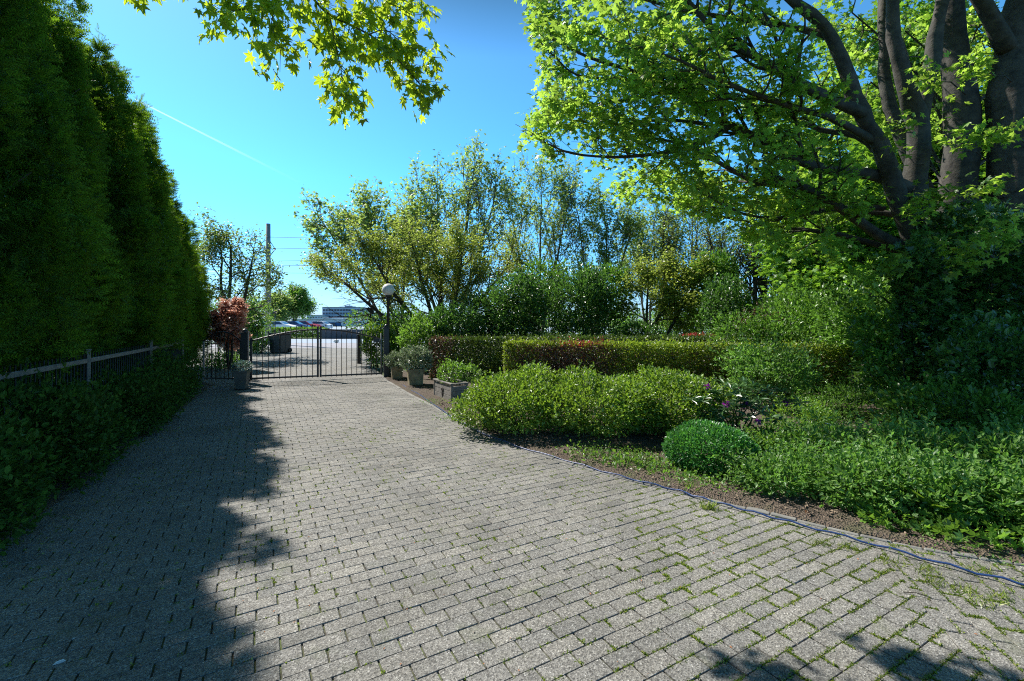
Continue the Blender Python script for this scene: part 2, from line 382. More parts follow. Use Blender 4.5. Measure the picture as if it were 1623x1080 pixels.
def shrub_groups(lobes, n, size, T=RHOMB, shell=.3, up=.5, bumpy=.14, shoots=0, shoot_len=.2, rng=RNG, mi=0, zmin=.02, flat=.35, ph=0.0):
    L = np.array(lobes, float)
    w = (L[:, 3] * L[:, 4] + L[:, 3] * L[:, 5] + L[:, 4] * L[:, 5]); w /= w.sum()
    k = rng.choice(len(L), n, p=w)
    d = norm(rng.normal(size=(n, 3)))
    rad = 1 - np.abs(rng.normal(size=n)) * shell; rad = np.clip(rad, .1, 1)
    q = L[k, 0:3] + d * L[k, 3:6] * rad[:, None]
    q += d * (L[k, 3:6]) * (bumpy * wob(q, 3.2 / max(.5, L[0, 3]), ph))[:, None]
    ok = q[:, 2] > zmin
    for j in range(len(L)):                                        # thin out what lies deep inside another lobe
        e = np.linalg.norm((q - L[j, 0:3]) / L[j, 3:6], axis=1)
        ok &= (e > .45) | (rng.random(n) < .2)
    q = q[ok]; d = d[ok]; n = len(q)
    tip = d + np.array([0, 0, up]) + rng.normal(size=(n, 3)) * .6
    nr = d * flat + np.array([0, 0, .95]) + rng.normal(size=(n, 3)) * .42
    sz = size * rng.uniform(.6, 1.3, n)
    g = [(q, tip, nr, sz, T, mi)]
    if shoots:
        k = rng.choice(len(L), shoots, p=w); d = norm(rng.normal(size=(shoots, 3)) + [0, 0, .5])
        b0 = L[k, 0:3] + d * L[k, 3:6] * .93
        m = 9
        s = np.linspace(.0, 1, m)
        dd = norm(d + [0, 0, .7]); ln = shoot_len * rng.uniform(.4, 1.2, shoots)
        pp = b0[:, None, :] + dd[:, None, :] * (ln[:, None] * s[None, :])[:, :, None]
        pp[:, :, 2] -= (ln[:, None] * s[None, :] ** 2 * .25)
        pp = pp.reshape(-1, 3); N = len(pp)
        tp = np.repeat(dd, m, axis=0) * .6 + rng.normal(size=(N, 3)) * .7
        nn_ = np.array([0, 0, 1.0]) + rng.normal(size=(N, 3)) * .5
        z_ok = pp[:, 2] > zmin
        g.append((pp[z_ok], tp[z_ok], nn_[z_ok], (size * rng.uniform(.6, 1.15, N))[z_ok], T, mi))
    return g
def stems_mesh(parent, lobes, mat_, n=7, r=.012, name='stem'):
    mb = MB(); L = lobes
    for i in range(n):
        l = random.choice(L); b0 = Vector((l[0] * .5 + random.uniform(-.12, .12), l[1] * .5 + random.uniform(-.12, .12), -.02))
        e = Vector((l[0] + random.uniform(-.6, .6) * l[3], l[1] + random.uniform(-.6, .6) * l[4], l[2] + random.uniform(-.1, .7) * l[5]))
        m_ = b0.lerp(e, .5) + Vector((random.uniform(-.05, .05), random.uniform(-.05, .05), .08 * l[5]))
        mb.tube([b0, m_, e], [r, r * .75, r * .4], 5)
    return mb.build(name, mat_, parent)
def shrub(name, label, cat, loc, lobes, n, size, leaf, T=RHOMB, group=None, stems=7, stem_r=.012, bark='dark_bark', rz=0, **kw):
    o = thing(name, label, cat, loc, rz, group)
    kw.setdefault('ph', random.uniform(0, 6))
    me = leaf_mesh('foliage', shrub_groups(lobes, n, size, T, **kw))
    link('foliage', me, [MAT[leaf]] if isinstance(leaf, str) else [MAT[x] for x in leaf], o)
    if stems: stems_mesh(o, lobes, MAT[bark], stems, stem_r)
    return o

# ---- branching trees
class Tree:
    def __init__(s, seed): s.keep = None; s.r = random.Random(seed); s.mb = MB(); s.tw = []; s.np = np.random.default_rng(seed)
    def rv(s): return Vector((s.r.gauss(0, 1), s.r.gauss(0, 1), s.r.gauss(0, 1)))
    def limb(s, pts, r0, r1, n=8):
        k = len(pts)
        # smooth resample
        P_ = [Vector(p) for p in pts]; out = []
        for i in range(k - 1):
            a = P_[max(i - 1, 0)]; b = P_[i]; c = P_[i + 1]; d = P_[min(i + 2, k - 1)]
            for u in (0, .33, .66):
                out.append(.5 * ((2 * b) + (c - a) * u + (2 * a - 5 * b + 4 * c - d) * u * u + (3 * b - a - 3 * c + d) * u ** 3))
        out.append(P_[-1])
        m = len(out); rr = [r0 + (r1 - r0) * (i / (m - 1)) ** .8 for i in range(m)]
        rr = [x * (1 + .06 * sin(i * 2.3)) for i, x in enumerate(rr)]
        s.mb.tube(out, rr, n)
        return out, rr
    def grow(s, p, d, ln, r, lvl, q):
        if s.keep and not s.keep(p + d.normalized() * ln * .8): return
        nseg = q.get('seg', 4); pts = [p.copy()]; dd = d.normalized()
        for i in range(nseg):
            dd = (dd + s.rv() * q['wob'] + Vector((0, 0, q['up'][min(lvl, len(q['up']) - 1)]))).normalized()
            pts.append(pts[-1] + dd * ln / nseg)
        rr = [r * (1 - .6 * i / nseg) for i in range(nseg + 1)]
        s.mb.tube(pts, rr, 6 if r > .02 else (4 if r > .008 else 3), cap=False)
        if lvl >= q['max']:
            for i in range(1 if not q.get('tips') else nseg - 1, nseg + 1): s.tw.append((pts[i], dd, i / nseg))
            return
        nc = q['n'][min(lvl, len(q['n']) - 1)]
        for c in range(nc):
            t_ = q.get('t0', .25) + (1 - q.get('t0', .25)) * (c + s.r.random() * .8) / nc
            f = t_ * nseg; i = min(int(f), nseg - 1); b = pts[i].lerp(pts[i + 1], f - i)
            ax = (pts[i + 1] - pts[i]).normalized()
            pr = s.rv(); pr = (pr - ax * pr.dot(ax)).normalized()
            pr = (pr * Vector((1, 1, q.get('flat', 1)))); an = radians(q['ang'] * s.r.uniform(.6, 1.3))
            nd = ax * cos(an) + pr * sin(an)
            s.grow(b, nd, ln * q['len'] * s.r.uniform(.7, 1.15) * (1.1 - .35 * t_), max(r * .55, q.get('rmin', .003)), lvl + 1, q)
        if lvl == q['max'] - 1 or q.get('tipleaf'):
            s.tw.append((pts[-1], dd, 1.0))
        s.grow(pts[-1], dd, ln * q['len'] * .9, max(r * .38, q.get('rmin', .003)), lvl + 1, q)
    def leaves(s, per, size, T, spread=.1, droop=.3, mi=0, keep=None, nz=.5):
        if keep: s.tw = [t_ for t_ in s.tw if keep(t_[0])]
        P0 = np.array([list(t_[0]) for t_ in s.tw]); D = np.array([list(t_[1]) for t_ in s.tw])
        P0 = np.repeat(P0, per, axis=0); D = np.repeat(D, per, axis=0); n = len(P0); g = s.np
        q = P0 + g.normal(size=(n, 3)) * spread
        tip = D * .5 + norm(g.normal(size=(n, 3)) * [1, 1, .5]) - [0, 0, droop]
        nr = np.array([0, 0, 1.0]) + g.normal(size=(n, 3)) * nz
        return (q, tip, nr, size * g.uniform(.55, 1.2, n), T, mi)

# ================================================================ SETTING
EDGE = [(-3.42, 12.2), (-3.3, 11.75), (-2.3, 9.7), (-1.17, 7.6), (-.42, 6.1), (.4, 4.95), (1.13, 4.25), (1.58, 3.85), (2.08, 3.45), (2.68, 2.98), (3.12, 2.77), (4.2, 2.42), (6.5, 2.0)]
def resample(pts, step):
    out = []
    for (x0, y0), (x1, y1) in zip(pts[:-1], pts[1:]):
        n = max(1, int(math.hypot(x1 - x0, y1 - y0) / step))
        out += [(x0 + (x1 - x0) * i / n, y0 + (y1 - y0) * i / n) for i in range(n)]
    return out + [pts[-1]]
def chaikin(pts, k=2):
    for _ in range(k):
        o = [pts[0]]
        for a, b in zip(pts[:-1], pts[1:]):
            o += [(a[0] * .75 + b[0] * .25, a[1] * .75 + b[1] * .25), (a[0] * .25 + b[0] * .75, a[1] * .25 + b[1] * .75)]
        pts = o + [pts[-1]]
    return pts
EDGE = chaikin(EDGE, 2)
LEFT = [(-2.0 - .467 * y, y) for y in (-1.5, 3, 6, 9, 10.6)] + [(-7.7, 11.1)]
PAV = EDGE + [(6.5, -1.5)] + LEFT
def inside(x, y, poly):
    c = False; j = len(poly) - 1
    for i in range(len(poly)):
        if (poly[i][1] > y) != (poly[j][1] > y) and x < (poly[j][0] - poly[i][0]) * (y - poly[i][1]) / (poly[j][1] - poly[i][1]) + poly[i][0]: c = not c
        j = i
    return c
def struct(name, mb_or_me, m_):
    o = mb_or_me.build(name, m_) if isinstance(mb_or_me, MB) else link(name, mb_or_me, m_)
    o['kind'] = 'structure'; return o
# ground to the horizon
mb = MB(); mb.add([(-3000, -200, -.06), (3000, -200, -.06), (3000, 6000, -.06), (-3000, 6000, -.06)], [(0, 1, 2, 3)]); struct('ground', mb, MAT['lawn'])
# bed of joints under the pavers
mb = MB(); mb.add([(x, y, -.0105) for x, y in PAV[::-1]], [tuple(range(len(PAV)))]); struct('paving_bed', mb, MAT['joint'])

def clip(poly, a, b):
    """keep the part of poly on the left of a->b"""
    out = []; n = len(poly)
    sd = lambda p: (b[0] - a[0]) * (p[1] - a[1]) - (b[1] - a[1]) * (p[0] - a[0])
    for i in range(n):
        p, q = poly[i], poly[(i + 1) % n]; s0, s1 = sd(p), sd(q)
        if s0 >= 0: out.append(p)
        if s0 * s1 < 0:
            u = s0 / (s0 - s1); out.append((p[0] + (q[0] - p[0]) * u, p[1] + (q[1] - p[1]) * u))
    return out
BA, BB = (1.70, 1.15), (2.42, 3.08)                                # where the courses change direction
BV = []; BF = []; JOINTS = []
def brick(poly):
    n = len(poly)
    if n < 3: return
    cx = sum(p[0] for p in poly) / n; cy = sum(p[1] for p in poly) / n
    area = abs(sum(poly[i][0] * poly[(i + 1) % n][1] - poly[(i + 1) % n][0] * poly[i][1] for i in range(n))) / 2
    if area < .0008: return
    an = random.gauss(0, .006); ca, sa = cos(an), sin(an); dz = random.gauss(0, .0012); tx, ty = random.gauss(0, .007), random.gauss(0, .007)
    o = len(BV)
    def put(k, z):
        for (x, y) in poly:
            dx, dy = x - cx, y - cy; l = math.hypot(dx, dy); f = (l - k) / l if l > 0 else 1
            dx, dy = dx * f, dy * f
            BV.append((cx + dx * ca - dy * sa, cy + dx * sa + dy * ca, z + dz + (dx * tx + dy * ty if z > -.01 else 0)))
    put(.0080, 0.0); put(.0045, -.0035); put(.0045, -.02)
    BF.append(tuple(o + i for i in range(n)))
    for r in range(2):
        for i in range(n):
            j = (i + 1) % n; BF.append((o + r * n + i, o + (r + 1) * n + i, o + (r + 1) * n + j, o + r * n + j))
def lay(ang, org, x0, x1, y0, y1, side, ph=.5):
    ca, sa = cos(ang), sin(ang); Lb, Wb = .19, .095
    for j in range(int(y0 / Wb), int(y1 / Wb)):
        off = (ph * (j % 2) + random.gauss(0, .03)) * Lb
        for i in range(int(x0 / Lb), int(x1 / Lb)):
            u, v = i * Lb + off, j * Wb
            pl = [(u, v), (u + Lb, v), (u + Lb, v + Wb), (u, v + Wb)]
            # courses drift a little, as hand laid ones do
            pl = [(a, b + .012 * sin(a * 1.1 + b * .4)) for a, b in pl]
            pl = [(org[0] + a * ca - b * sa, org[1] + a * sa + b * ca) for a, b in pl]
            cx = sum(p[0] for p in pl) / 4; cy = sum(p[1] for p in pl) / 4
            if cy > 13 or cy < -1.2 or abs(cx) > max(2.2, cy * 1.25 + .9): continue
            sd = ((BB[0] - BA[0]) * (cy - BA[1]) - (BB[1] - BA[1]) * (cx - BA[0])) / 2.06
            if side * sd < -.12: continue
            if abs(sd) < .13: pl = clip(pl, BA, BB) if side > 0 else clip(pl, BB, BA)
            if len(pl) < 3: continue
            near = False
            for a, b in zip(PAV[:-1], PAV[1:]):
                mx_, my_ = (a[0] + b[0]) / 2, (a[1] + b[1]) / 2
                L2 = (b[0] - a[0]) ** 2 + (b[1] - a[1]) ** 2
                if L2 == 0: continue
                tt = max(0, min(1, ((cx - a[0]) * (b[0] - a[0]) + (cy - a[1]) * (b[1] - a[1])) / L2))
                if math.hypot(cx - a[0] - tt * (b[0] - a[0]), cy - a[1] - tt * (b[1] - a[1])) < .13:
                    near = True; pl = clip(pl, b, a) if len(pl) > 2 else pl
            if len(pl) < 3 or (not near and not inside(cx, cy, PAV)): continue
            brick(pl)
            if cy < 6.5: JOINTS.append((pl[0], pl[1 % len(pl)]))
            if cy < 6.5 and random.random() < .5: JOINTS.append((pl[0], pl[-1]))
lay(radians(29.5), (-4, 4), -16, 18, -9, 14, 1)
lay(radians(71.5), (3, 2), -4, 4, -5, 4, -1)
me = bpy.data.meshes.new('pavers'); me.from_pydata(BV, [], BF); me.update(); struct('paving', me, MAT['paver'])
print('bricks verts', len(BV))

# soil bed on the right, soil strip on the left
def soil_sheet(name, a_pts, b_pts, rows, hmax, m_):
    ts = [(i / rows) ** 2.2 for i in range(rows + 1)]
    V = []; 
    for (a, b) in zip(a_pts, b_pts):
        for k, t_ in enumerate(ts):
            x = a[0] + (b[0] - a[0]) * t_; y = a[1] + (b[1] - a[1]) * t_
            w = float(wob(np.array([x * 3, y * 3, .3])))
            z = -.012 if k == 0 else (hmax * (1 - math.exp(-k * .35)) + .014 * w + random.gauss(0, .003))
            V.append((x, y, z))
    n = rows + 1
    F = [(i * n + k, i * n + k + 1, (i + 1) * n + k + 1, (i + 1) * n + k) for i in range(len(a_pts) - 1) for k in range(rows)]
    me = bpy.data.meshes.new(name); me.from_pydata(V, [], F); me.polygons.foreach_set("use_smooth", [True] * len(F)); me.update()
    # faces must look up
    if me.polygons[0].normal.z < 0: me.flip_normals()
    return struct(name, me, m_)
er = resample(EDGE, .08)
far = []
for i in range(len(er)):
    f = i / (len(er) - 1); far.append((-3.0 + 30 * f, 26 - 20 * f ** 1.5))
soil_sheet('planting_bed', er, far, 46, .03, MAT['soil'])
lr = resample(LEFT, .1)
soil_sheet('planting_strip', lr, [(x - 6, y + .3) for x, y in lr], 30, .03, MAT['soil'])
# kerb of narrow concrete strips
ke = resample(EDGE, .5); mb = MB()
for a, b in zip(ke[:-1], ke[1:]):
    L_ = math.hypot(b[0] - a[0], b[1] - a[1])
    mb.box(((a[0] + b[0]) / 2 + .035 * (a[1] - b[1]) / L_ * -1, (a[1] + b[1]) / 2 + .035 * (b[0] - a[0]) / L_, -.037 + random.gauss(0, .002)), (L_ - .004, .065, .095), math.atan2(b[1] - a[1], b[0] - a[0]) + random.gauss(0, .006), .006)
struct('kerb', mb, MAT['concrete'])
# ground beyond the gate
mb = MB(); mb.add([(-7.7, 11.12, -.012), (-3.42, 12.2, -.012), (-4.2, 14, -.012), (-5.0, 16, -.012), (-6, 25, -.012), (-22, 25, -.012), (-14, 20, -.012), (-11.5, 14, -.012), (-10, 11.12, -.012)], [tuple(range(9))]); struct('driveway_outside', mb, MAT['paver_far'])
mb = MB(); mb.add([(-40, 23, -.02), (-5.5, 23, -.02), (-6.5, 31, -.02), (-40, 31, -.02)], [(0, 1, 2, 3)]); struct('pavement', mb, MAT['apron'])
mb = MB(); mb.add([(-120, 30.5, -.016), (60, 30.5, -.016), (60, 37, -.016), (-120, 37, -.016)], [(0, 1, 2, 3)]); struct('road', mb, MAT['asphalt_pale'])
mb = MB(); mb.add([(-200, 52, -.03), (60, 52, -.03), (60, 110, -.03), (-200, 110, -.03)], [(0, 1, 2, 3)]); struct('car_park', mb, MAT['asphalt_pale'])

# small stuff on the paving: moss and grass in the joints, litter, mulch chips
pos = []; 
for (a, b) in JOINTS:
    mx_, my_ = (a[0] + b[0]) / 2, (a[1] + b[1]) / 2
    if my_ < 1.2: continue
    zone = max(0, min(1, (mx_ - .1 + (3.4 - my_) * .3) / 1.6))
    pat = float(wob(np.array([mx_ * 2.2, my_ * 2.2, 1.0]))) + .5 * float(wob(np.array([mx_ * 7, my_ * 7, 4.0])))
    if mx_ < -1.1: zone *= .5
    zone = 1.0 if ((BB[0] - BA[0]) * (my_ - BA[1]) - (BB[1] - BA[1]) * (mx_ - BA[0])) < 0 else zone
    cover = max(0, min(1, zone * .95 + .12 + .45 * pat + (.1 if my_ > 3 and mx_ > -.8 else 0)))
    n = int(cover * (42 if zone > .45 else 16) * (1 if abs(b[0] - a[0]) + abs(b[1] - a[1]) > .11 else .4))
    c = random.random(); wid = .08 + .9 * cover
    for _ in range(n):
        t_ = c + (random.random() - .5) * wid
        if 0 <= t_ <= 1: pos.append((a[0] + (b[0] - a[0]) * t_ + random.gauss(0, .0028), a[1] + (b[1] - a[1]) * t_ + random.gauss(0, .0028)))
print('moss', len(pos))
pos = np.array(pos); n0 = len(pos); k = 4
q = np.repeat(np.c_[pos, np.full(n0, -.006)], k, axis=0); q[:, :2] += RNG.normal(size=(n0 * k, 2)) * .0035
tip = RNG.normal(size=(n0 * k, 3)) * [1, 1, .3] + [0, 0, .9]
gr = [(q, tip, RNG.normal(size=(n0 * k, 3)), RNG.uniform(.007, .019, n0 * k), RHOMB, 0)]
tufts = [G(1093, 778), G(1122, 806), G(1470, 905), G(1410, 893), G(1530, 940), G(1590, 950), G(1345, 870), G(1550, 905), G(1300, 862), G(1560, 960), G(1480, 925)]
for tf in tufts:
    m_ = 90 if tf.y > 3.3 else 60
    q = np.tile([tf.x, tf.y, 0], (m_, 1)) + RNG.normal(size=(m_, 3)) * [.035, .03, 0]
    gr.append((q, RNG.normal(size=(m_, 3)) * [.6, .6, .1] + [0, 0, .8], RNG.normal(size=(m_, 3)), RNG.uniform(.02, .06 if tf.y < 3.3 else .1, m_), BLADE, 0))
o = link('joint_moss', leaf_mesh('joint_moss', gr), MAT['grass_blade'])
props(o, 'yellow green moss and grass tufts growing in the paving joints', 'moss', kind='stuff')
# weeds in bare soil
wl = []
for c_, n_, s_ in ((G(1040, 745), 300, .045), (G(985, 735), 260, .05), (G(1090, 762), 200, .04), (G(930, 722), 200, .04), (G(1150, 775), 200, .03), (G(1020, 740), 500, .022), (G(1075, 755), 260, .02), (G(960, 715), 500, .022), (G(1000, 725), 500, .025), (G(1130, 770), 160, .02), (G(930, 725), 300, .02), (G(690, 640), 300, .02), (G(725, 665), 350, .025), (G(1480, 868), 120, .02), (G(1580, 893), 140, .02)):
    q = np.tile([c_.x, c_.y, .03], (n_, 1)) + RNG.normal(size=(n_, 3)) * [.16, .13, .0]; q[:, 2] = .02 + np.abs(RNG.normal(size=n_)) * .035
    wl.append((q, RNG.normal(size=(n_, 3)) + [0, 0, .5], RNG.normal(size=(n_, 3)) * .5 + [0, 0, 1], s_ * RNG.uniform(.5, 1.3, n_), RHOMB, 0))
o = link('weeds', leaf_mesh('weeds', wl), MAT['mid_leaf']); props(o, 'small seedling weeds scattered over the bare soil beside the kerb', 'weeds', kind='stuff')
# mulch chips and litter
def inbed(n_, y0, y1, off0=.08, off1=1.2):
    out = []
    for _ in range(n_):
        i = random.randrange(len(er) - 1); a, b = er[i], er[i + 1]
        if not (y0 < a[1] < y1): continue
        f = far[i]; d = Vector((f[0] - a[0], f[1] - a[1])).normalized(); w_ = off0 + random.random() ** 1.3 * (off1 - off0)
        out.append((a[0] + d.x * w_, a[1] + d.y * w_))
    return out
ch = np.array(inbed(9000, 2.2, 8)); n_ = len(ch)
q = np.c_[ch, .03 + .02 * RNG.random(n_)]
o = link('mulch', leaf_mesh('mulch', [(q, RNG.normal(size=(n_, 3)) * [1, 1, .35], RNG.normal(size=(n_, 3)) * .5 + [0, 0, 1], RNG.uniform(.008, .032, n_), OVAL, 0)]), MAT['wood_chip'])
props(o, 'brown bark mulch and dead leaf bits on the planting bed', 'mulch', kind='stuff')
n_ = 1500
xy = np.array([(x, y) for x, y in zip(RNG.uniform(-4.5, 3.6, n_ * 2), 1.4 + RNG.random(n_ * 2) ** 1.4 * 7) if inside(x, y, PAV)][:n_]); n_ = len(xy)
keepl = RNG.random(n_) < np.where(xy[:, 0] < -1.0, .9, .28); xy = xy[keepl]; n_ = len(xy)
o = link('leaf_litter', leaf_mesh('leaf_litter', [(np.c_[xy, np.full(n_, .005)], RNG.normal(size=(n_, 3)) * [1, 1, .15], RNG.normal(size=(n_, 3)) * .3 + [0, 0, 1], RNG.uniform(.004, .015, n_), OVAL, 0)]), MAT['dry_leaf'])
props(o, 'dry brown leaf crumbs littered over the grey paving', 'leaf litter', kind='stuff')
# single fallen things
def flat_leaf(name, label, cat, p, size, m_, T, ang, curl=.35):
    V = [(v[0] * size, v[1] * size, v[2] * size * curl * 2 + size * .25 * abs(v[1]) + .004) for v in T[0]]
    mb_ = MB(); mb_.add(V, T[1]); mb_.add([(x, y, z - .0012) for x, y, z in V], [tuple(reversed(f)) for f in T[1]]); o_ = mb_.build(name, MAT[m_]); o_.location = p; o_.rotation_euler = (0, 0, ang); props(o_, label, cat); return o_
flat_leaf('fallen_leaf', 'curled orange dead leaf lying on the brown mulch by the kerb', 'leaf', G(1277, 822) + Vector((0, 0, .035)), .07, 'dry_leaf', OVAL, .6, 1)
flat_leaf('fallen_feather', 'small white feather lying on the shaded paving', 'feather', G(83, 1056), .05, 'feather_white', LONG, 1.0, 1)
for (a, b, h_, lab) in (((870, 1000), (0, 0), 0, None),):
    pass
mb = MB(); a = G(1432, 941); b = G(1476, 950); mb.tube([a + Vector((0, 0, .008)), (a + b) / 2 + Vector((0, 0.006, .016)), b + Vector((0, 0, .008))], [.003, .0026, .0015], 5)
props(mb.build('fallen_twig', MAT['dark_bark']), 'thin dark twig lying on sunlit paving near the hose', 'twig')
mb = MB(); a = G(206, 898); b = G(232, 876); mb.tube([a + Vector((0, 0, .008)), (a + b) / 2 + Vector((0.01, 0, .014)), b + Vector((0, 0, .01))], [.0035, .003, .002], 5)
props(mb.build('fallen_twig', MAT['wood_chip']), 'pale dry twig lying on the shaded left paving', 'twig')

# hose along the kerb
hp = [(638, 612), (674, 633), (713, 662), (762, 689), (830, 714), (905, 735), (960, 752), (1020, 768), (1075, 781), (1110, 793), (1150, 804), (1200, 818), (1260, 834), (1353, 859), (1450, 886), (1540, 912), (1623, 932), (1720, 956), (1850, 990)]
pts = [G(x, y) for x, y in hp]; sm = chaikin([(p.x, p.y) for p in pts], 2)
mb = MB(); mb.tube([(x, y, .022 + .008 * sin(i * 1.7)) for i, (x, y) in enumerate(sm)], .0068, 8)
props(mb.build('garden_hose', MAT['hose']), 'dark blue hose lying along the kerb between paving and flower bed', 'hose')

# ================================================================ GATES
GL, GR = Vector((-6.30, 10.95, 0)), Vector((-3.42, 12.0, 0))
def post(name, label, cat, loc, w, h, rz, cap=True):
    o = thing(name, label, cat, loc, rz)
    mb = MB(); mb.box((0, 0, h / 2 - .05), (w, w, h + .1), 0, .006); mb.build('post', MAT['black_iron'], o)
    mb = MB(); mb.box((0, 0, h + .012), (w + .03, w + .03, .02), 0, .004)
    mb.lathe((0, 0, h + .02), [(w * .45, 0), (w * .46, .02), (w * .36, .05), (w * .2, .072), (.001, .08)], 16); mb.build('post_cap', MAT['black_iron'], o)
    return o
ga = math.atan2(GR.y - GL.y, GR.x - GL.x)
post('gate_post', 'black square iron gatepost beside the tall tapered planter', 'gate post', GL + Vector((-.11, -.03, 0)), .15, 1.2, ga)
post('gate_post', 'black square iron gatepost between the double gate and the white globe lamp', 'gate post', GR + Vector((.10, .03, 0)), .13, 1.3, ga)
def gate_leaf(label, a, b, rise_at_b, nb):
    L_ = (b - a).length; rz = math.atan2(b.y - a.y, b.x - a.x)
    o = thing('gate_leaf', label, 'gate', a, rz, 'leaves of the double drive gate')
    top = lambda x: (1.0 + .27 * sin(pi / 2 * (x / L_ if rise_at_b else 1 - x / L_)) ** 1.0)
    for x_ in (.02, L_ - .02): mb = MB(); mb.box((x_, 0, (top(x_) + .06) / 2 + .045), (.045, .045, top(x_) + .01), 0, .004); mb.build('stile', MAT['black_iron'], o)
    mb = MB(); mb.box((L_ / 2, 0, .10), (L_ - .09, .03, .04), 0, .003); mb.build('bottom_rail', MAT['black_iron'], o)
    mb = MB(); mb.tube([(x, 0, top(x)) for x in np.linspace(.0, L_, 14)], .019, 8); mb.build('arched_rail', MAT['black_iron'], o)
    for i in range(nb):
        x = .02 + (L_ - .04) * (i + 1) / (nb + 1)
        mb = MB(); mb.tube([(x, 0, .06), (x, 0, top(x) + .09)], .0085, 6)
        mb.lathe((x, 0, top(x) + .085), [(.0085, 0), (.016, .012), (.011, .03), (.0015, .06)], 6); mb.build('bar', MAT['black_iron'], o)
    return o
mid = GL.lerp(GR, .5)
g1 = gate_leaf('left leaf of the black arched drive gate, rising towards the middle', GL, mid - (GR - GL).normalized() * .012, True, 11)
g2 = gate_leaf('right leaf of the black arched drive gate, with lock box and pale hinge bar', mid + (GR - GL).normalized() * .012, GR, False, 11)
L_ = (GR - mid).length
mb = MB(); mb.box((L_ - .16, -.03, .98), (.16, .05, .1), 0, .008); mb.box((L_ - .16, -.058, .98), (.10, .006, .05), 0, .002); mb.build('lock_box', MAT['black_iron'], g2)
mb = MB(); mb.tube([(L_ - .045, -.05, .12), (L_ - .045, -.05, 1.16)], .014, 8); mb.box((L_ - .05, -.045, 1.0), (.13, .02, .02), 0, .002); mb.box((L_ - .05, -.045, .3), (.1, .02, .02), 0, .002); mb.build('hinge_bar', MAT['grey_iron'], g2)
mb = MB(); mb.tube([(-.03, -.02, .1), (-.03, -.02, .28)], .03, 10); mb.box((-.03, -.02, .06), (.08, .08, .05), 0, .005); mb.build('hinge', MAT['black_iron'], g1)
# pedestrian gate
a, b = Vector((-7.48, 11.02, 0)), Vector((-6.50, 10.93, 0)); L_ = (b - a).length
o = thing('garden_gate', 'small black arched pedestrian gate left of the double gate', 'gate', a, math.atan2(b.y - a.y, b.x - a.x))
top = lambda x: .98 + .24 * sin(pi * x / L_) ** .8
for x_ in (.015, L_ - .015): mb = MB(); mb.box((x_, 0, .53), (.035, .035, .92), 0, .003); mb.build('stile', MAT['grey_iron'], o)
mb = MB(); mb.box((L_ / 2, 0, .10), (L_ - .07, .025, .035), 0, .003); mb.build('bottom_rail', MAT['black_iron'], o)
mb = MB(); mb.tube([(x, 0, top(x)) for x in np.linspace(0, L_, 18)], .017, 8); mb.build('arched_rail', MAT['black_iron'], o)
for i in range(8):
    x = L_ * (i + 1) / 9; mb = MB(); mb.tube([(x, 0, .06), (x, 0, top(x))], .008, 6); mb.build('bar', MAT['black_iron'], o)
# gate stop post behind
post('stop_post', 'short black post standing behind the right gate leaf by the leafy hedge', 'post', P(569.5, 578, 15.9) * 1 - Vector((0, 0, P(569.5, 578, 15.9).z)), .11, .98, 0)

# fence on the left, in the conifers
A0 = 2.42
fl = [Vector((-A0 - .467 * y, y, 0)) for y in (2.9, 5.2, 7.4, 9.4)]
o = thing('rail_fence', 'grey metal rail fence half hidden under the conifers on the left', 'fence', fl[0])
for p in fl:
    mb = MB(); q = p - fl[0]; mb.box((q.x, q.y, .57), (.045, .045, 1.18), -.45, .005); mb.box((q.x, q.y, 1.165), (.055, .055, .012), -.45, .002); mb.build('fence_post', MAT['rail_grey'], o)
for p, q in zip(fl[:-1], fl[1:]):
    d = q - p; m_ = (p + q) / 2 - fl[0]; mb = MB(); mb.box((m_.x, m_.y, 1.04), (d.length - .05, .03, .05), math.atan2(d.y, d.x), .004); mb.build('top_rail', MAT['rail_grey'], o)
    mb = MB(); mb.box((m_.x, m_.y, .14), (d.length - .05, .025, .035), math.atan2(d.y, d.x), .003); mb.build('lower_rail', MAT['black_iron'], o)
nb = 90
for i in range(nb):
    p = fl[0].lerp(fl[-1], (i + .5) / nb) - fl[0]; mb = MB(); mb.tube([(p.x, p.y, .05), (p.x, p.y, 1.12)], .007, 5); mb.build('bar', MAT['black_iron'], o)

# ================================================================ LAMP, POTS, SMALL THINGS
o = thing('garden_lamp', 'black garden lamp post with a white globe beside the right gatepost', 'lamp', P(615.5, 600, 12.2) - Vector((0, 0, P(615.5, 600, 12.2).z)))
mb = MB(); mb.lathe((0, 0, 0), [(.09, -.05), (.09, .05), (.06, .09), (.045, .12), (.04, 1.0), (.036, 2.05), (.05, 2.07), (.05, 2.1), (.03, 2.12)], 14); mb.build('pole', MAT['black_iron'], o)
mb = MB(); mb.lathe((0, 0, 2.11), [(.05, 0), (.085, .015), (.09, .05), (.07, .06)], 18); mb.build('collar', MAT['black_iron'], o)
mb = MB(); mb.lathe((0, 0, 2.32), [(max(.001, .165 * sin(pi * i / 16)), -.165 * cos(pi * i / 16)) for i in range(17)], 28); mb.build('lamp_globe', MAT['bulb_plastic'], o)

def pot_square(mb, w0, w1, h):
    """tapered square pot with rim and hollow top"""
    R = lambda w, z: [(-w, -w, z), (w, -w, z), (w, w, z), (-w, w, z)]
    rings = [R(w0, 0), R(w1 * .97, h * .86), R(w1 * 1.05, h * .87), R(w1 * 1.05, h), R(w1 * .92, h), R(w1 * .9, h - .05)]
    V = [v for r in rings for v in r]; F = [(3, 2, 1, 0)]
    for i in range(len(rings) - 1):
        for k in range(4): F.append((i * 4 + k, i * 4 + (k + 1) % 4, i * 4 + 4 + (k + 1) % 4, i * 4 + 4 + k))
    F.append((20, 21, 22, 23)); mb.add(V, F); return mb
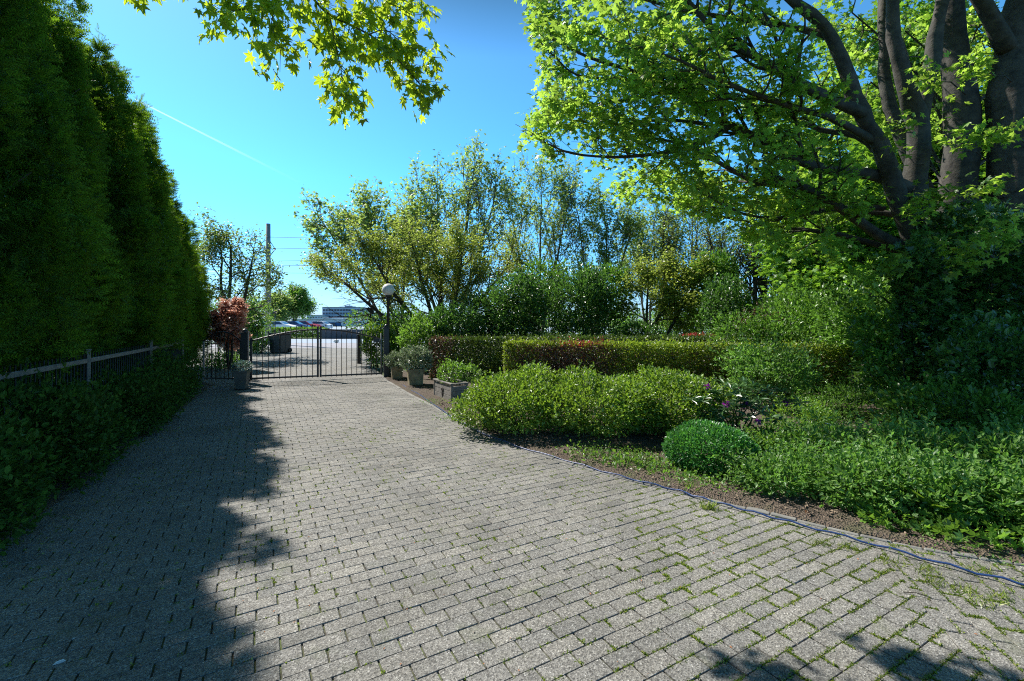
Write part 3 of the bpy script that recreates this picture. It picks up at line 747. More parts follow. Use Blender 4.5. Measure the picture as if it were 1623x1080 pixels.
# tall tapered planter left
pl = G(383.5, 617)
o = thing('tall_planter', 'tall tapered grey planter standing alone in front of the left gatepost', 'planter', pl, .25)
mb = MB(); pot_square(mb, .085, .135, .41); mb.build('pot_body', MAT['pot_grey'], o)
mb = MB(); mb.lathe((0, 0, .0), [(.001, .0), (.15, .0), (.165, .018), (.15, .02), (.13, .008)], 20); mb.build('saucer', MAT['rust_iron'], o)
q = shrub('potted_plant', 'silvery green leafy plant filling the tall tapered planter', 'plant', pl + Vector((0, 0, .4)), [(0, 0, .08, .19, .19, .13)], 520, .055, 'grey_leaf', OVAL, stems=4, stem_r=.006, zmin=-.02, bumpy=.1)
# stone planter with large shrub
def stone_planter(label, p, w, h, rz):
    o = thing('stone_planter', label, 'planter', p, rz, 'square stone planters by the drive')
    mb = MB(); pot_square(mb, w * .45, w * .52, h); mb.build('pot_body', MAT['pot_stone'], o)
    mb = MB(); mb.box((0, 0, h - .045), (w * .9, w * .9, .02)); mb.build('potting_soil', MAT['soil'], o)
    return o
p1 = Vector((-2.22, 10.45, 0)); stone_planter('yellowish square stone planter, the larger and nearer of the two by the drive', p1, .33, .39, radians(20))
shrub('variegated_shrub', 'broad pale variegated shrub growing in the larger stone planter', 'shrub', p1 + Vector((0, 0, .38)), [(-.02, 0, .24, .36, .33, .27), (.2, .02, .16, .2, .2, .18)], 2600, .055, 'variegated_leaf', OVAL, shoots=50, shoot_len=.14, zmin=-.06)
p2 = Vector((-2.92, 11.55, 0)); stone_planter('weathered square stone planter nearest the gate, smaller and behind the yellowish one', p2, .27, .33, radians(20))
shrub('variegated_shrub', 'small pale variegated shrub growing in the planter nearest the gate', 'shrub', p2 + Vector((0, 0, .32)), [(-.02, 0, .16, .27, .26, .2)], 1500, .05, 'variegated_leaf', OVAL, shoots=30, shoot_len=.1, zmin=-.06)
# wooden planter box with iron ornament
pa, pb = G(689, 628), G(716, 638); d = pb - pa; rz = math.atan2(d.y, d.x); wl_ = d.length + .1
o = thing('wooden_planter', 'weathered grey wooden planter box with dark iron ornament beside the drive', 'planter', (pa + pb) / 2, rz); o.scale = (.92, .72, .95)
H = .34
for s_ in (-1, 1):
    for y_ in (0, .42): mb = MB(); mb.box((s_ * (wl_ / 2 - .02), y_, H / 2), (.04, .05, H), 0, .004); mb.build('corner_post', MAT['old_wood'], o)
for k_, (y_, sx_) in enumerate(((0, 1), (.42, 1))):
    mb = MB()
    for i in range(3): mb.box((0, y_ + .003 * (i % 2), .065 + i * .095), (wl_ - .085, .025, .09), 0, .004)
    mb.build('panel', MAT['old_wood'], o)
for s_ in (-1, 1):
    mb = MB()
    for i in range(3): mb.box((s_ * (wl_ / 2 - .02), .21, .065 + i * .095), (.024, .365, .09), 0, .004)
    mb.build('panel', MAT['old_wood'], o)
mb = MB(); mb.box((0, -.008, H + .012), (wl_ + .03, .07, .022), 0, .003); mb.box((0, .425, H + .012), (wl_ + .03, .07, .022), 0, .003)
for s_ in (-1, 1): mb.box((s_ * (wl_ / 2 - .012), .208, H + .0115), (.06, .358, .021), 0, .003)
mb.build('top_board', MAT['old_wood'], o)
mb = MB()
for (x, z, r) in ((-.035, .20, .03), (.028, .205, .03), (0, .12, .042), (0, .165, .028)):
    mb.lathe((0, 0, 0), [(.001, 0), (r, .0), (r * 1.1, .006), (r * .7, .012), (.001, .012)], 14)
    k_ = 14 * 5
    for i in range(len(mb.v) - k_, len(mb.v)): vx, vy, vz = mb.v[i]; mb.v[i] = (x + vx, -.016 - vz, z + vy)
mb.box((0, -.02, .15), (.012, .008, .2)); mb.build('iron_ornament', MAT['rust_iron'], o)
mb = MB(); mb.box((0, .21, .27), (wl_ - .09, .37, .03)); mb.build('potting_soil', MAT['soil'], o)
cpl = (pa + pb) / 2 + Vector((-.21 * sin(rz), .21 * cos(rz), .28))
shrub('bedding_plant', 'light green plant with reddish tips growing in the wooden planter box', 'plant', cpl, [(-.05, .1, .17, .27, .24, .24), (.25, .25, .15, .3, .25, .2)], 1700, .045, ['mid_leaf'], OVAL, shoots=40, shoot_len=.14, zmin=-.02)

# ================================================================ BEYOND THE GATE
o = thing('wheelie_bin', 'dark ribbed waste bin standing outside the gate by the concrete mast', 'bin', G(444, 559), -.3)
mb = MB(); mb.box((0, 0, .42), (.62, .60, .84), 0, .03, 1.12); mb.build('bin_body', MAT['bin_plastic'], o)
mb = MB(); mb.box((0, 0, .875), (.74, .72, .06), 0, .02); mb.box((0, -.33, .9), (.5, .05, .04), 0, .01); mb.build('lid', MAT['bin_plastic'], o)
for s_ in (-1, 1):
    mb = MB(); mb.tube([(s_ * .3, .26, .1), (s_ * .36, .26, .1)], .1, 14); mb.build('wheel', MAT['tyre'], o)
mb = MB()
for i in range(3): mb.box((0, -.335, .2 + .2 * i), (.5, .02, .03))
mb.build('rib', MAT['bin_plastic'], o)
# concrete mast with brackets and wires
pm = G(425, 545)
o = thing('utility_pole', 'tall tapering concrete mast with triangular wire brackets outside the gate', 'utility pole', pm)
mb = MB(); mb.lathe((0, 0, 0), [(.19, -.2), (.18, .2), (.155, 4), (.135, 7.7), (.001, 7.72)], 16); mb.build('mast', MAT['pole_concrete'], o)
hz = lambda y: EYE + (508 - y) / FOC * pm.y
mb = MB()
for s_ in (-1, 1):
    mb.tube([(0, 0, hz(410)), (s_ * .45, 0, hz(386 if s_ < 0 else 395))], .025, 6); mb.tube([(0, 0, hz(378)), (s_ * .45, 0, hz(386 if s_ < 0 else 395))], .02, 6)
mb.tube([(.1, 0, hz(422)), (.62, 0, hz(434))], .02, 6); mb.build('bracket', MAT['black_iron'], o)
mb = MB()
for (x, z) in ((-.45, hz(386)), (.45, hz(395)), (.62, hz(434))): mb.lathe((x, 0, z - .06), [(.001, 0), (.04, .0), (.03, .03), (.045, .05), (.03, .08), (.045, .1), (.001, .12)], 10)
mb.build('insulator', MAT['grey_iron'], o)
for i, (yl, yr, off) in enumerate(((377, 383, 0), (394, 398, .45), (412, 405, -.45), (420, 424, 0), (432, 437, .62))):
    mb = MB(); z = hz(yl); pts = []
    for k_ in range(-12, 10):
        x = k_ * 1.6; s_ = .0018 * x * abs(x) * .3 + (yl - yr) / 100 * .12 * x
        pts.append((pm.x + off + x, pm.y + .12 * (i - 2) + .1 * x, z + (yl - yr) / 55 * pm.y / FOC * x / 2.3 - .004 * x + .0011 * x * x * .3))
    mb.tube(pts, .013, 4); q = mb.build('overhead_wire', MAT['black_iron'])
    props(q, ('topmost', 'second highest', 'middle', 'second lowest', 'lowest')[i] + ' overhead wire strung from the concrete mast across the sky', 'wire', 'wires on the concrete mast')
# floodlights on poles
def flood(label, px, py, Y, face):
    p = P(px, py, Y); o = thing('floodlight', label, 'floodlight', (p.x, p.y, 0), face)
    mb = MB(); mb.tube([(0, 0, -.05), (0, 0, p.z)], .028, 8); mb.build('pole', MAT['black_iron'], o)
    mb = MB(); mb.add([(-.17, -.1, p.z + .2), (.12, -.1, p.z + .25), (.12, -.1, p.z), (-.0, -.1, p.z + .0), (-.17, .1, p.z + .2), (.12, .1, p.z + .25), (.12, .1, p.z), (-.0, .1, p.z)], [(0, 3, 2, 1), (4, 5, 6, 7), (0, 1, 5, 4), (1, 2, 6, 5), (2, 3, 7, 6), (3, 0, 4, 7)]); mb.box((.125, 0, p.z + .12), (.02, .24, .27)); mb.build('lamp_head', MAT['bin_plastic'], o)
flood('black floodlight on a thin pole above the leafy hedge right of the gate', 587, 497, 18, .1)
flood('black floodlight on a thin pole beside the concrete mast', 436, 497, 26, 2.9)
# sign behind the pedestrian gate
pq = P(357.5, 545, 16); o = thing('notice_board', 'small blank whitish board behind the pedestrian gate', 'sign', (pq.x, pq.y, 0), .15)
mb = MB(); mb.box((0, 0, pq.z), (.56, .03, .25), 0, .004); mb.build('board', MAT['white_paint'], o)
for s_ in (-1, 1): mb = MB(); mb.box((s_ * .25, .04, (pq.z + .1) / 2), (.04, .04, pq.z + .1)); mb.build('leg', MAT['rail_grey'], o)
# boulder
o = thing('boulder', 'small white painted boulder at the road edge seen through the gate', 'boulder', G(533, 543))
mb = MB(); V = []; 
for i in range(9):
    for k_ in range(14):
        th = pi * i / 8; ph = 2 * pi * k_ / 14; r = .15 * (1 + .1 * sin(3 * ph + i) + .06 * cos(5 * ph)); V.append((r * sin(th) * cos(ph) * 1.2, r * sin(th) * sin(ph), .09 + r * .75 * cos(th)))
mb.add(V, [(i * 14 + k_, (i + 1) * 14 + k_, (i + 1) * 14 + (k_ + 1) % 14, i * 14 + (k_ + 1) % 14) for i in range(8) for k_ in range(14)], True); mb.build('stone', MAT['boulder'], o)
# low wall
a = P(511, 530, 37.6); b = P(600, 530, 37.6); o = thing('low_wall', 'low dark slate wall across the road seen through the gate', 'wall', (a.x, a.y, 0))
mb = MB(); mb.box((3.4, 0, .33), (6.8, .3, .75), 0, .01); mb.build('wall_body', MAT['wall_slate'], o)
mb = MB(); mb.box((3.4, 0, .735), (6.9, .38, .06), 0, .01); mb.build('coping', MAT['roof_grey'], o)
# warehouse
Yw = 118; w0 = P(470, 507, Yw); o = thing('warehouse', 'long low white warehouse with dark blue lower band', 'warehouse', (w0.x, w0.y, 0))
sc = Yw / FOC
X = lambda px: (px - 811.5) * sc - w0.x
Z = lambda py: EYE - (py - 508) * sc
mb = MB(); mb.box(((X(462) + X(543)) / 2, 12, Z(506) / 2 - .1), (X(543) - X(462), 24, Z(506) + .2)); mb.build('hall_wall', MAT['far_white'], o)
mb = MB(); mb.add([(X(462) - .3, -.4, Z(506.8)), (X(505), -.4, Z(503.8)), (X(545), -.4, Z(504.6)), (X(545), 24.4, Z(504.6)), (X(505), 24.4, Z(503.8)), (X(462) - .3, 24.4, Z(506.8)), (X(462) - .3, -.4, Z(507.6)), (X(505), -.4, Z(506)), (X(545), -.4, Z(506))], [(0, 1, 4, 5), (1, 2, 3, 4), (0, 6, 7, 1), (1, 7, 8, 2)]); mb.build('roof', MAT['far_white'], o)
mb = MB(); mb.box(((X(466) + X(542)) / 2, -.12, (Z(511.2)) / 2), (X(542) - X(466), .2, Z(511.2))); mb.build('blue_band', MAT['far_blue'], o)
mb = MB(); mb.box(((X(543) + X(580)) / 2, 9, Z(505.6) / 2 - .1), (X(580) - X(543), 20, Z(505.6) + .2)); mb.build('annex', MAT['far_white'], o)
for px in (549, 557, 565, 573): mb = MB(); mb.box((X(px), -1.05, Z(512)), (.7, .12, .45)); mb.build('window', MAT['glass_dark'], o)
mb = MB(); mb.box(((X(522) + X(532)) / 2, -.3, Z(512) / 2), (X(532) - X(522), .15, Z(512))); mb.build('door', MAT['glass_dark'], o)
# office block
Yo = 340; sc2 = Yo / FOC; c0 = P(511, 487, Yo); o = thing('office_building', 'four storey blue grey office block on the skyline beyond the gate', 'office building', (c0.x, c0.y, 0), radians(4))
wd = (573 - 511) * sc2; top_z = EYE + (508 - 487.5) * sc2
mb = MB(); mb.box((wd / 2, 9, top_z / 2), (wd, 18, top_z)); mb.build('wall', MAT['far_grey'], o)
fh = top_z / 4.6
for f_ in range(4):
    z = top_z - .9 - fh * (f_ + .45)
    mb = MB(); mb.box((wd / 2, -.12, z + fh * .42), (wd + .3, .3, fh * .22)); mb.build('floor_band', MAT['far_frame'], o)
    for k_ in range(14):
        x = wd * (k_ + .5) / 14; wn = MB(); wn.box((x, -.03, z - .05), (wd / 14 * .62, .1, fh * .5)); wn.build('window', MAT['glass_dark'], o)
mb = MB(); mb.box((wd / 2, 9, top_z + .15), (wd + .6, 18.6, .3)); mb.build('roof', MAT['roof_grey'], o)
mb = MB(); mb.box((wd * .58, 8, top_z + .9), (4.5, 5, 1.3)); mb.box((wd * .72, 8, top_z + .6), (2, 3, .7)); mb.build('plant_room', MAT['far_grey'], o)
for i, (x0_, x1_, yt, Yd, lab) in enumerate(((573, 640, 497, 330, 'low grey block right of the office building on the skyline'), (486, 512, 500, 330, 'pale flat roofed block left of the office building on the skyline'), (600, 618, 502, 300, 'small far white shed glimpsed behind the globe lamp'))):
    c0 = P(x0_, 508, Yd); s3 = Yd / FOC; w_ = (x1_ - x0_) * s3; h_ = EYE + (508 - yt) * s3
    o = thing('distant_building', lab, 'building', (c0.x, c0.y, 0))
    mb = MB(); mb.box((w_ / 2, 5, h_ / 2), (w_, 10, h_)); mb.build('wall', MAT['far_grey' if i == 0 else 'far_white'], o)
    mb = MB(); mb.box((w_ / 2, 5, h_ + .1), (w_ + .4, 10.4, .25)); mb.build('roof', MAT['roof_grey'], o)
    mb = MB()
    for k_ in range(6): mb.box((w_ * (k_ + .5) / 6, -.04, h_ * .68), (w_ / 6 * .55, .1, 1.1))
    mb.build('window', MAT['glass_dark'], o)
# parked cars
def make_car(loc, rz, paint, label):
    o = thing('parked_car', label, 'car', loc, rz, 'cars parked beyond the road')
    prof = [(-2.1, .28), (-2.15, .62), (-2.05, .86), (-1.7, .95), (-1.1, 1.38), (.35, 1.42), (1.05, .98), (1.85, .84), (2.12, .62), (2.1, .28)]
    mb = MB(); V = []
    for s_, ins in ((-1, .0), (1, .0)):
        for x, z in prof: V.append((x, s_ * (.86 - (.16 if z > 1.1 else .03 if z > .7 else 0)), z))
    n = len(prof); F = [tuple(range(n - 1, -1, -1)), tuple(range(n, 2 * n))] + [(i, (i + 1) % n, n + (i + 1) % n, n + i) for i in range(n)]
    mb.add(V, [tuple(reversed(f)) for f in F]); mb.build('body', MAT[paint], o)
    mb = MB()
    for s_ in (-1, 1): mb.add([(-1.4, s_ * .845, 1.0), (.8, s_ * .845, 1.0), (.3, s_ * .735, 1.34), (-1.0, s_ * .735, 1.34)], [(0, 1, 2, 3)] if s_ < 0 else [(3, 2, 1, 0)])
    mb.add([(.42, -.62, 1.39), (.42, .62, 1.39), (1.0, .68, 1.02), (1.0, -.68, 1.02)], [(3, 2, 1, 0)]); mb.add([(-1.17, -.62, 1.35), (-1.17, .62, 1.35), (-1.68, .66, .985), (-1.68, -.66, .985)], [(0, 1, 2, 3)])
    mb.build('window', MAT['glass_dark'], o)
    for x in (-1.3, 1.3):
        for s_ in (-1, 1): mb = MB(); mb.tube([(x, s_ * .72, .31), (x, s_ * .88, .31)], .31, 16); mb.tube([(x, s_ * .881, .31), (x, s_ * .89, .31)], .17, 10); mb.build('wheel', MAT['tyre'], o)
    return o
for px, Y, rz, pt, lab in ((392, 60, .1, 'white_paint', 'white car parked furthest left beyond the road'), (418, 62, 0, 'paint_silver', 'silver car parked just left of the concrete mast'), (443, 60, .05, 'white_paint', 'white car parked just right of the concrete mast'), (466, 66, .1, 'paint_blue', 'dark blue car parked under the round far tree'), (484, 70, .0, 'paint_red', 'red car parked between the far tree and the warehouse'), (503, 72, 3.1, 'white_paint', 'white car parked below the blue band of the warehouse')):
    p = P(px, 508, Y); make_car((p.x, p.y, -.03), rz, pt, lab)
# contrail
a = P(215, 158, 3000); b = P(480, 292, 3000); mb = MB(); mb.tube([a.lerp(b, i / 12) for i in range(13)], [4.2 + .5 * i for i in range(13)], 6, cap=False)
props(mb.build('contrail', MAT['contrail']), 'thin white aircraft vapour trail slanting across the blue sky', 'contrail')

# ================================================================ CONIFERS
def conifer_mesh(seed, H=6.0, R=1.02, per=400):
    """crown of many upright plumes, each a soft flame of feathery sprays"""
    g = np.random.default_rng(seed); gs = []
    def prof(h): return (min(1.0, .62 + 2.2 * h)) * (1 - max(0, (h - .22) / .80) ** 1.25) + .03
    K = 62
    for j in range(K):
        h = (j + .5) / K; z0 = .25 + h * (H - .95); a = j * 2.39996 + g.normal() * .25; rp = R * prof(z0 / H)
        L_ = g.uniform(.75, 1.35) * (1.05 - .35 * h); pr = g.uniform(.26, .40) * (1.05 - .5 * h)
        r_out = rp * g.uniform(.66, 1.0)
        ax = norm(np.array([cos(a) * .34, sin(a) * .34, 1.0]) + g.normal(size=3) * .07); c0 = np.array([cos(a) * r_out * .62, sin(a) * r_out * .62, z0])
        n = per; t_ = g.random(n) ** .8; an = g.random(n) * 2 * pi
        u = norm(np.cross(ax, [0.3, .2, 1.0] if abs(ax[2]) < .9 else [1.0, 0, 0])); v = np.cross(ax, u)
        rad = u * np.cos(an)[:, None] + v * np.sin(an)[:, None]
        w = pr * np.sin(pi * np.clip(t_, .02, .98) ** .75) ** .8 * (1 - np.abs(g.normal(size=n)) * .16)
        q = c0 + ax * (t_ * L_)[:, None] + rad * w[:, None]
        tip = rad * .7 + ax * .55 + g.normal(size=(n, 3)) * .34
        tip[:, 2] -= .55 * (g.random(n) < .3)
        gs.append((q, tip, np.cross(tip, g.normal(size=(n, 3)) * .5 + [0, 0, 1]) + g.normal(size=(n, 3)) * .3, g.uniform(.08, .20, n), SPRAY, 0))
        for _ in range(6):                                        # leader shoots at the plume's top
            d = norm(ax + g.normal(size=3) * .35); k = 8; qq = c0 + ax * L_ * .9 + d * np.linspace(0, g.uniform(.12, .36), k)[:, None]
            gs.append((qq, d + g.normal(size=(k, 3)) * .5, g.normal(size=(k, 3)), g.uniform(.06, .11, k), SPRAY, 0))
    n = 2600; z = g.random(n) * H * .93 + .2; a = g.random(n) * 2 * pi; r = R * .55 * np.array([prof(x / H) for x in z]) * g.random(n) ** .4
    q = np.c_[r * np.cos(a), r * np.sin(a), z]; tip = np.c_[np.cos(a), np.sin(a), g.normal(size=n)]
    gs.append((q, tip, g.normal(size=(n, 3)), g.uniform(.16, .28, n), SPRAY, 0))
    return leaf_mesh('crown', gs)
cm = [conifer_mesh(3), conifer_mesh(5), conifer_mesh(8)]
ordn = ['first', 'second', 'third', 'fourth', 'fifth', 'sixth', 'seventh', 'eighth', 'ninth', 'tenth', 'eleventh', 'twelfth']
tm = MB(); tm.tube([(0, 0, -.1), (.02, 0, .5), (0, .02, 2), (0, 0, 5.2)], [.12, .10, .07, .02], 8)
for k in range(26):
    a_ = k * 2.4; z_ = .4 + k * .17; tm.tube([(0, 0, z_), (.35 * cos(a_), .35 * sin(a_), z_ + .12), (.62 * cos(a_), .62 * sin(a_), z_ + .4)], [.02, .014, .006], 4)
tmesh = tm.build('trunk', MAT['dark_bark']); tme = tmesh.data; bpy.data.objects.remove(tmesh)
CON = [(1.9, 6.4), (3.2, 6.5), (4.5, 6.5), (5.8, 6.0), (7.1, 5.85), (8.4, 5.75), (9.7, 5.5), (11.0, 5.15), (12.2, 4.85), (13.4, 4.45), (14.6, 3.9)]
for i, (y, H_) in enumerate(CON):
    x = (-3.53 if y < 8 else -3.53 - .055 * (y - 8)) - .467 * y + random.uniform(-.08, .08)
    o = thing('conifer', f'{ordn[i]} tall feathery conifer from the camera in the row behind the rail fence' if i < len(CON) - 1 else 'last and lowest conifer of the left row, beyond the pedestrian gate', 'conifer tree', (x, y, 0), random.uniform(0, 6.28), 'conifers in the tall row on the left')
    k = H_ / 6.0; w_ = random.uniform(1.02, 1.14) * (1 if y < 9 else .88)
    c = link('crown', cm[i % 3], MAT['conifer_leaf'], o); c.scale = (w_, w_, k)
    t_ = link('trunk', tme, MAT['dark_bark'], o); t_.scale = (1, 1, k)
# low shrubs in front of the fence
ls = []
for sd in (21, 22, 23):
    g = np.random.default_rng(sd)
    lob = [(0, 0, .42, .52, .55, .48), (.12, .38, .36, .42, .42, .42), (-.1, -.36, .38, .44, .42, .46), (.25, 0, .25, .4, .5, .28)]
    ls.append((leaf_mesh('foliage', shrub_groups(lob, 7500, .05, OVAL, shell=.25, shoots=90, shoot_len=.26, rng=g, ph=sd)), lob))
LS = [2.75, 3.65, 4.55, 5.5, 6.45, 7.4, 8.35, 9.3]
for i, y in enumerate(LS):
    me_, lob = ls[i % 3]
    o = thing('low_shrub', f'{ordn[i]} dark low evergreen shrub from the camera along the shaded left kerb', 'shrub', (-2.42 - (.12 * (y - 7) if y > 7 else 0) - .467 * y + random.uniform(-.05, .05), y, 0), random.uniform(-.5, .5) + (pi if i % 2 else 0) + .44, 'low shrubs along the left edge of the drive')
    c = link('foliage', me_, MAT['low_shrub_leaf'], o); c.scale = (1, 1, random.uniform(.92, 1.16))
    stems_mesh(o, lob, MAT['dark_bark'], 5, .01)

# ================================================================ TREES
def finish_tree(T, name, label, cat, base, bark, lg, leaf, group=None):
    o = thing(name, label, cat, base, 0, group)
    T.mb.v = [(v[0] - base[0], v[1] - base[1], v[2] - base[2]) for v in T.mb.v]
    T.mb.build('trunk', MAT[bark], o)
    gg = [(a - np.array(list(base)), b, c, d, e, f) for a, b, c, d, e, f in lg]
    link('crown', leaf_mesh('crown', gg), [MAT[l] for l in ([leaf] if isinstance(leaf, str) else leaf)], o)
    print(name, 'twigs', len(T.tw), 'leaves', sum(len(a[0]) for a in lg), 'bark verts', len(T.mb.v))
    return o
def pxy(p): return 811.5 + FOC * p[0] / p[1], 508 - FOC * (p[2] - EYE) / p[1]

# ---- the large maple on the right
T = Tree(42)
L = lambda pts, k=1: [P(x, y, Y * k) for x, y, Y in pts]
stems_ = [
    ([(1530, 690, 6.9), (1526, 420, 6.8), (1519, 330, 6.7), (1525, 180, 6.6), (1508, 60, 6.6), (1500, -80, 6.7), (1480, -260, 6.9), (1450, -420, 7.1)], .37, .09),
    ([(1625, 690, 6.6), (1612, 340, 6.4), (1603, 150, 6.3), (1614, 40, 6.3), (1640, -120, 6.3), (1700, -300, 6.4)], .42, .12),
    ([(1600, 80, 6.25), (1560, 10, 6.1), (1500, -90, 6.0), (1440, -220, 5.9)], .13, .05),
    ([(1480, 640, 6.6), (1452, 350, 6.35), (1456, 200, 6.2), (1440, 150, 6.1), (1418, 60, 6.0), (1408, -60, 5.9), (1380, -220, 5.8)], .21, .05),
    ([(1457, 200, 6.2), (1478, 90, 6.2), (1490, 0, 6.2), (1500, -120, 6.2), (1530, -250, 6.1)], .12, .05),
    ([(1500, 560, 6.4), (1440, 360, 6.2), (1391, 228, 6.0), (1355, 155, 5.9), (1322, 61, 5.8), (1261, 8, 5.7), (1190, -60, 5.6), (1080, -150, 5.5)], .17, .03),
    ([(1515, 400, 7.0), (1410, 170, 7.2), (1400, 40, 7.3), (1390, -120, 7.5), (1330, -300, 7.7)], .125, .04),
]
limbs_ = [
    ([(1500, 410, 6.3), (1412, 383, 6.2), (1355, 346, 6.0), (1302, 310, 5.9), (1253, 291, 5.8), (1200, 289, 5.8), (1150, 264, 5.8), (1095, 233, 5.8), (1040, 220, 5.9)], .075, .015),
    ([(1440, 300, 6.2), (1383, 277, 6.2), (1294, 265, 6.2), (1224, 230, 6.2), (1158, 200, 6.2), (1110, 175, 6.2), (1072, 142, 6.2), (1010, 115, 6.1), (935, 92, 6.0), (870, 60, 6.0)], .085, .012),
    ([(1158, 200, 6.2), (1130, 218, 6.1), (1080, 237, 6.0), (1014, 247, 5.9), (963, 249, 5.9), (905, 243, 5.9), (862, 225, 5.9), (828, 208, 5.9)], .035, .006),
    ([(1125, 198, 6.2), (1053, 190, 6.3), (975, 198, 6.4), (900, 190, 6.4), (855, 175, 6.4)], .028, .006),
    ([(1072, 145, 6.2), (1018, 152, 6.1), (955, 165, 6.0), (893, 162, 5.9), (850, 150, 5.8)], .03, .006),
    ([(1049, 128, 6.2), (994, 126, 6.3), (917, 120, 6.3), (882, 93, 6.4), (850, 60, 6.4)], .026, .006),
    ([(1400, 250, 6.1), (1359, 216, 6.2), (1300, 206, 6.4), (1239, 179, 6.6), (1169, 159, 6.8), (1111, 144, 6.9), (1040, 110, 7.1)], .05, .01),
    ([(1391, 228, 6.0), (1318, 187, 5.8), (1273, 175, 5.6), (1228, 160, 5.4), (1150, 132, 5.2), (1080, 97, 5.1), (1000, 70, 5.0)], .05, .01),
    ([(1370, 180, 5.9), (1300, 150, 5.8), (1243, 117, 5.7), (1204, 93, 5.7), (1162, 74, 5.6), (1130, 47, 5.6), (1088, 0, 5.5), (1020, -60, 5.4)], .07, .02),
    ([(1480, 350, 6.6), (1400, 338, 6.8), (1300, 333, 7.2), (1189, 333, 7.6), (1100, 325, 7.9), (1020, 310, 8.2)], .05, .01),
    ([(1430, 400, 6.4), (1330, 372, 6.6), (1240, 360, 6.8), (1150, 345, 7.0), (1080, 325, 7.2)], .045, .008),
    ([(1322, 61, 5.8), (1240, 40, 6.1), (1100, 20, 6.5), (980, -10, 6.8), (880, -10, 7.0)], .05, .012),
    ([(1400, 330, 6.4), (1330, 330, 6.3), (1250, 345, 6.2), (1180, 340, 6.1), (1120, 310, 6.0)], .04, .01),
    ([(1210, -50, 5.6), (1100, -60, 5.9), (980, -90, 6.2), (880, -80, 6.4)], .05, .012),
    ([(1500, -80, 6.7), (1380, -200, 7.4), (1200, -330, 8.0), (1050, -420, 8.4)], .10, .02),
    ([(1500, -20, 6.6), (1450, -200, 8.2), (1400, -330, 9.6)], .09, .02),
    ([(1640, -100, 6.3), (1800, -300, 6.8), (2000, -420, 7.2)], .10, .02),
    ([(1620, 30, 6.3), (1800, -60, 5.8), (2050, -160, 5.4)], .09, .02),
    ([(1408, -60, 5.9), (1300, -300, 5.2), (1200, -520, 4.8)], .06, .015),
    ([(1640, -120, 6.3), (1640, -400, 5.6), (1600, -700, 5.2)], .09, .02),
    ([(1530, -200, 6.1), (1440, -420, 5.4), (1380, -620, 5.0)], .06, .015),
]
DK = 1.17                                                        # the tree stands this much further back than its sketch
LM = lambda pts: [P(x, y, Y * DK) for x, y, Y in pts]
for pts, a_, b_ in stems_: T.limb(LM(pts), a_ * DK * .88, b_ * DK * .88, 16)
_v = np.array(T.mb.v); _w = np.stack([wob(_v, 2.1, 1.0), wob(_v, 2.3, 2.0), wob(_v, 1.7, 3.0)], 1) * .05 + np.stack([wob(_v, 6.1, 1.5), wob(_v, 6.7, 2.5), 0 * _v[:, 0]], 1) * .018
T.mb.v = [tuple(x) for x in (_v + _w)]
q_ = dict(seg=4, wob=.16, up=[.03, .02, 0.0], max=2, n=[3, 3, 2], ang=42, len=.62, flat=.55, t0=.15)
def crown_keep(p):
    if p[1] < .5: return True
    x, y = pxy(p)
    if y < -30: return True
    xs = [(-30, 835), (0, 838), (60, 846), (120, 856), (175, 852), (205, 822), (225, 838), (250, 866), (280, 905), (310, 975), (340, 1040), (365, 1130), (390, 1230), (430, 1330), (2000, 1400)]
    for (y0, x0), (y1, x1) in zip(xs[:-1], xs[1:]):
        if y0 <= y < y1: return x > x0 + (x1 - x0) * (y - y0) / (y1 - y0)
    return False
T.keep = crown_keep
for pts, a_, b_ in limbs_:
    out, rr = T.limb(LM(pts), a_ * DK * 1.1, b_ * DK, 8)
    m = len(out)
    Ltot = sum((out[i + 1] - out[i]).length for i in range(m - 1)); nb_ = int(Ltot / .23)
    for k in range(nb_):
        f = (.22 + .78 * (k + T.r.random()) / nb_) * (m - 1); i = min(int(f), m - 2); p = out[i].lerp(out[i + 1], f - i); ax = (out[i + 1] - out[i]).normalized()
        side = ax.cross(Vector((0, 0, 1))).normalized() * (1 if k % 2 else -1) + Vector((0, 0, T.r.uniform(-.25, .65)))
        an = radians(T.r.uniform(30, 65)); T.grow(p, ax * cos(an) + side.normalized() * sin(an), T.r.uniform(.5, .98), max(.009, rr[i] * .5), 1, q_)
    T.grow(out[-1], (out[-1] - out[-2]).normalized(), .6, b_, 1, q_)
for (pts, a_, b_) in stems_[:2] + stems_[3:]:                     # leafy shoots high on the stems
    pp = LM(pts)
    for k in range(5):
        i = len(pp) - 1 - (k % 2); d = T.rv() * Vector((1, 1, .3)); T.grow(pp[i].lerp(pp[i - 1], T.r.random()), d + Vector((0, 0, .5)), 1.1, .03, 0, q_)
for (px, py, Y) in ((1395, 60, 8.6), (1380, 130, 8.8), (1435, 50, 8.7), (1470, 90, 8.6), (1545, 50, 8.5), (1400, 190, 8.7), (1350, 20, 8.6), (1550, 150, 8.6), (1480, 190, 8.7), (1420, 120, 8.9)):
    p = P(px + 70, py + 60, Y); T.mb.tube([P(1500, min(300, py + 150), 8.1), p, P(px, py, Y)], [.03, .022, .012], 6, cap=False)
    for k in range(4): T.grow(P(px, py, Y).lerp(p, k * .25), T.rv() * Vector((1, .6, .7)), .75, .012, 1, q_)
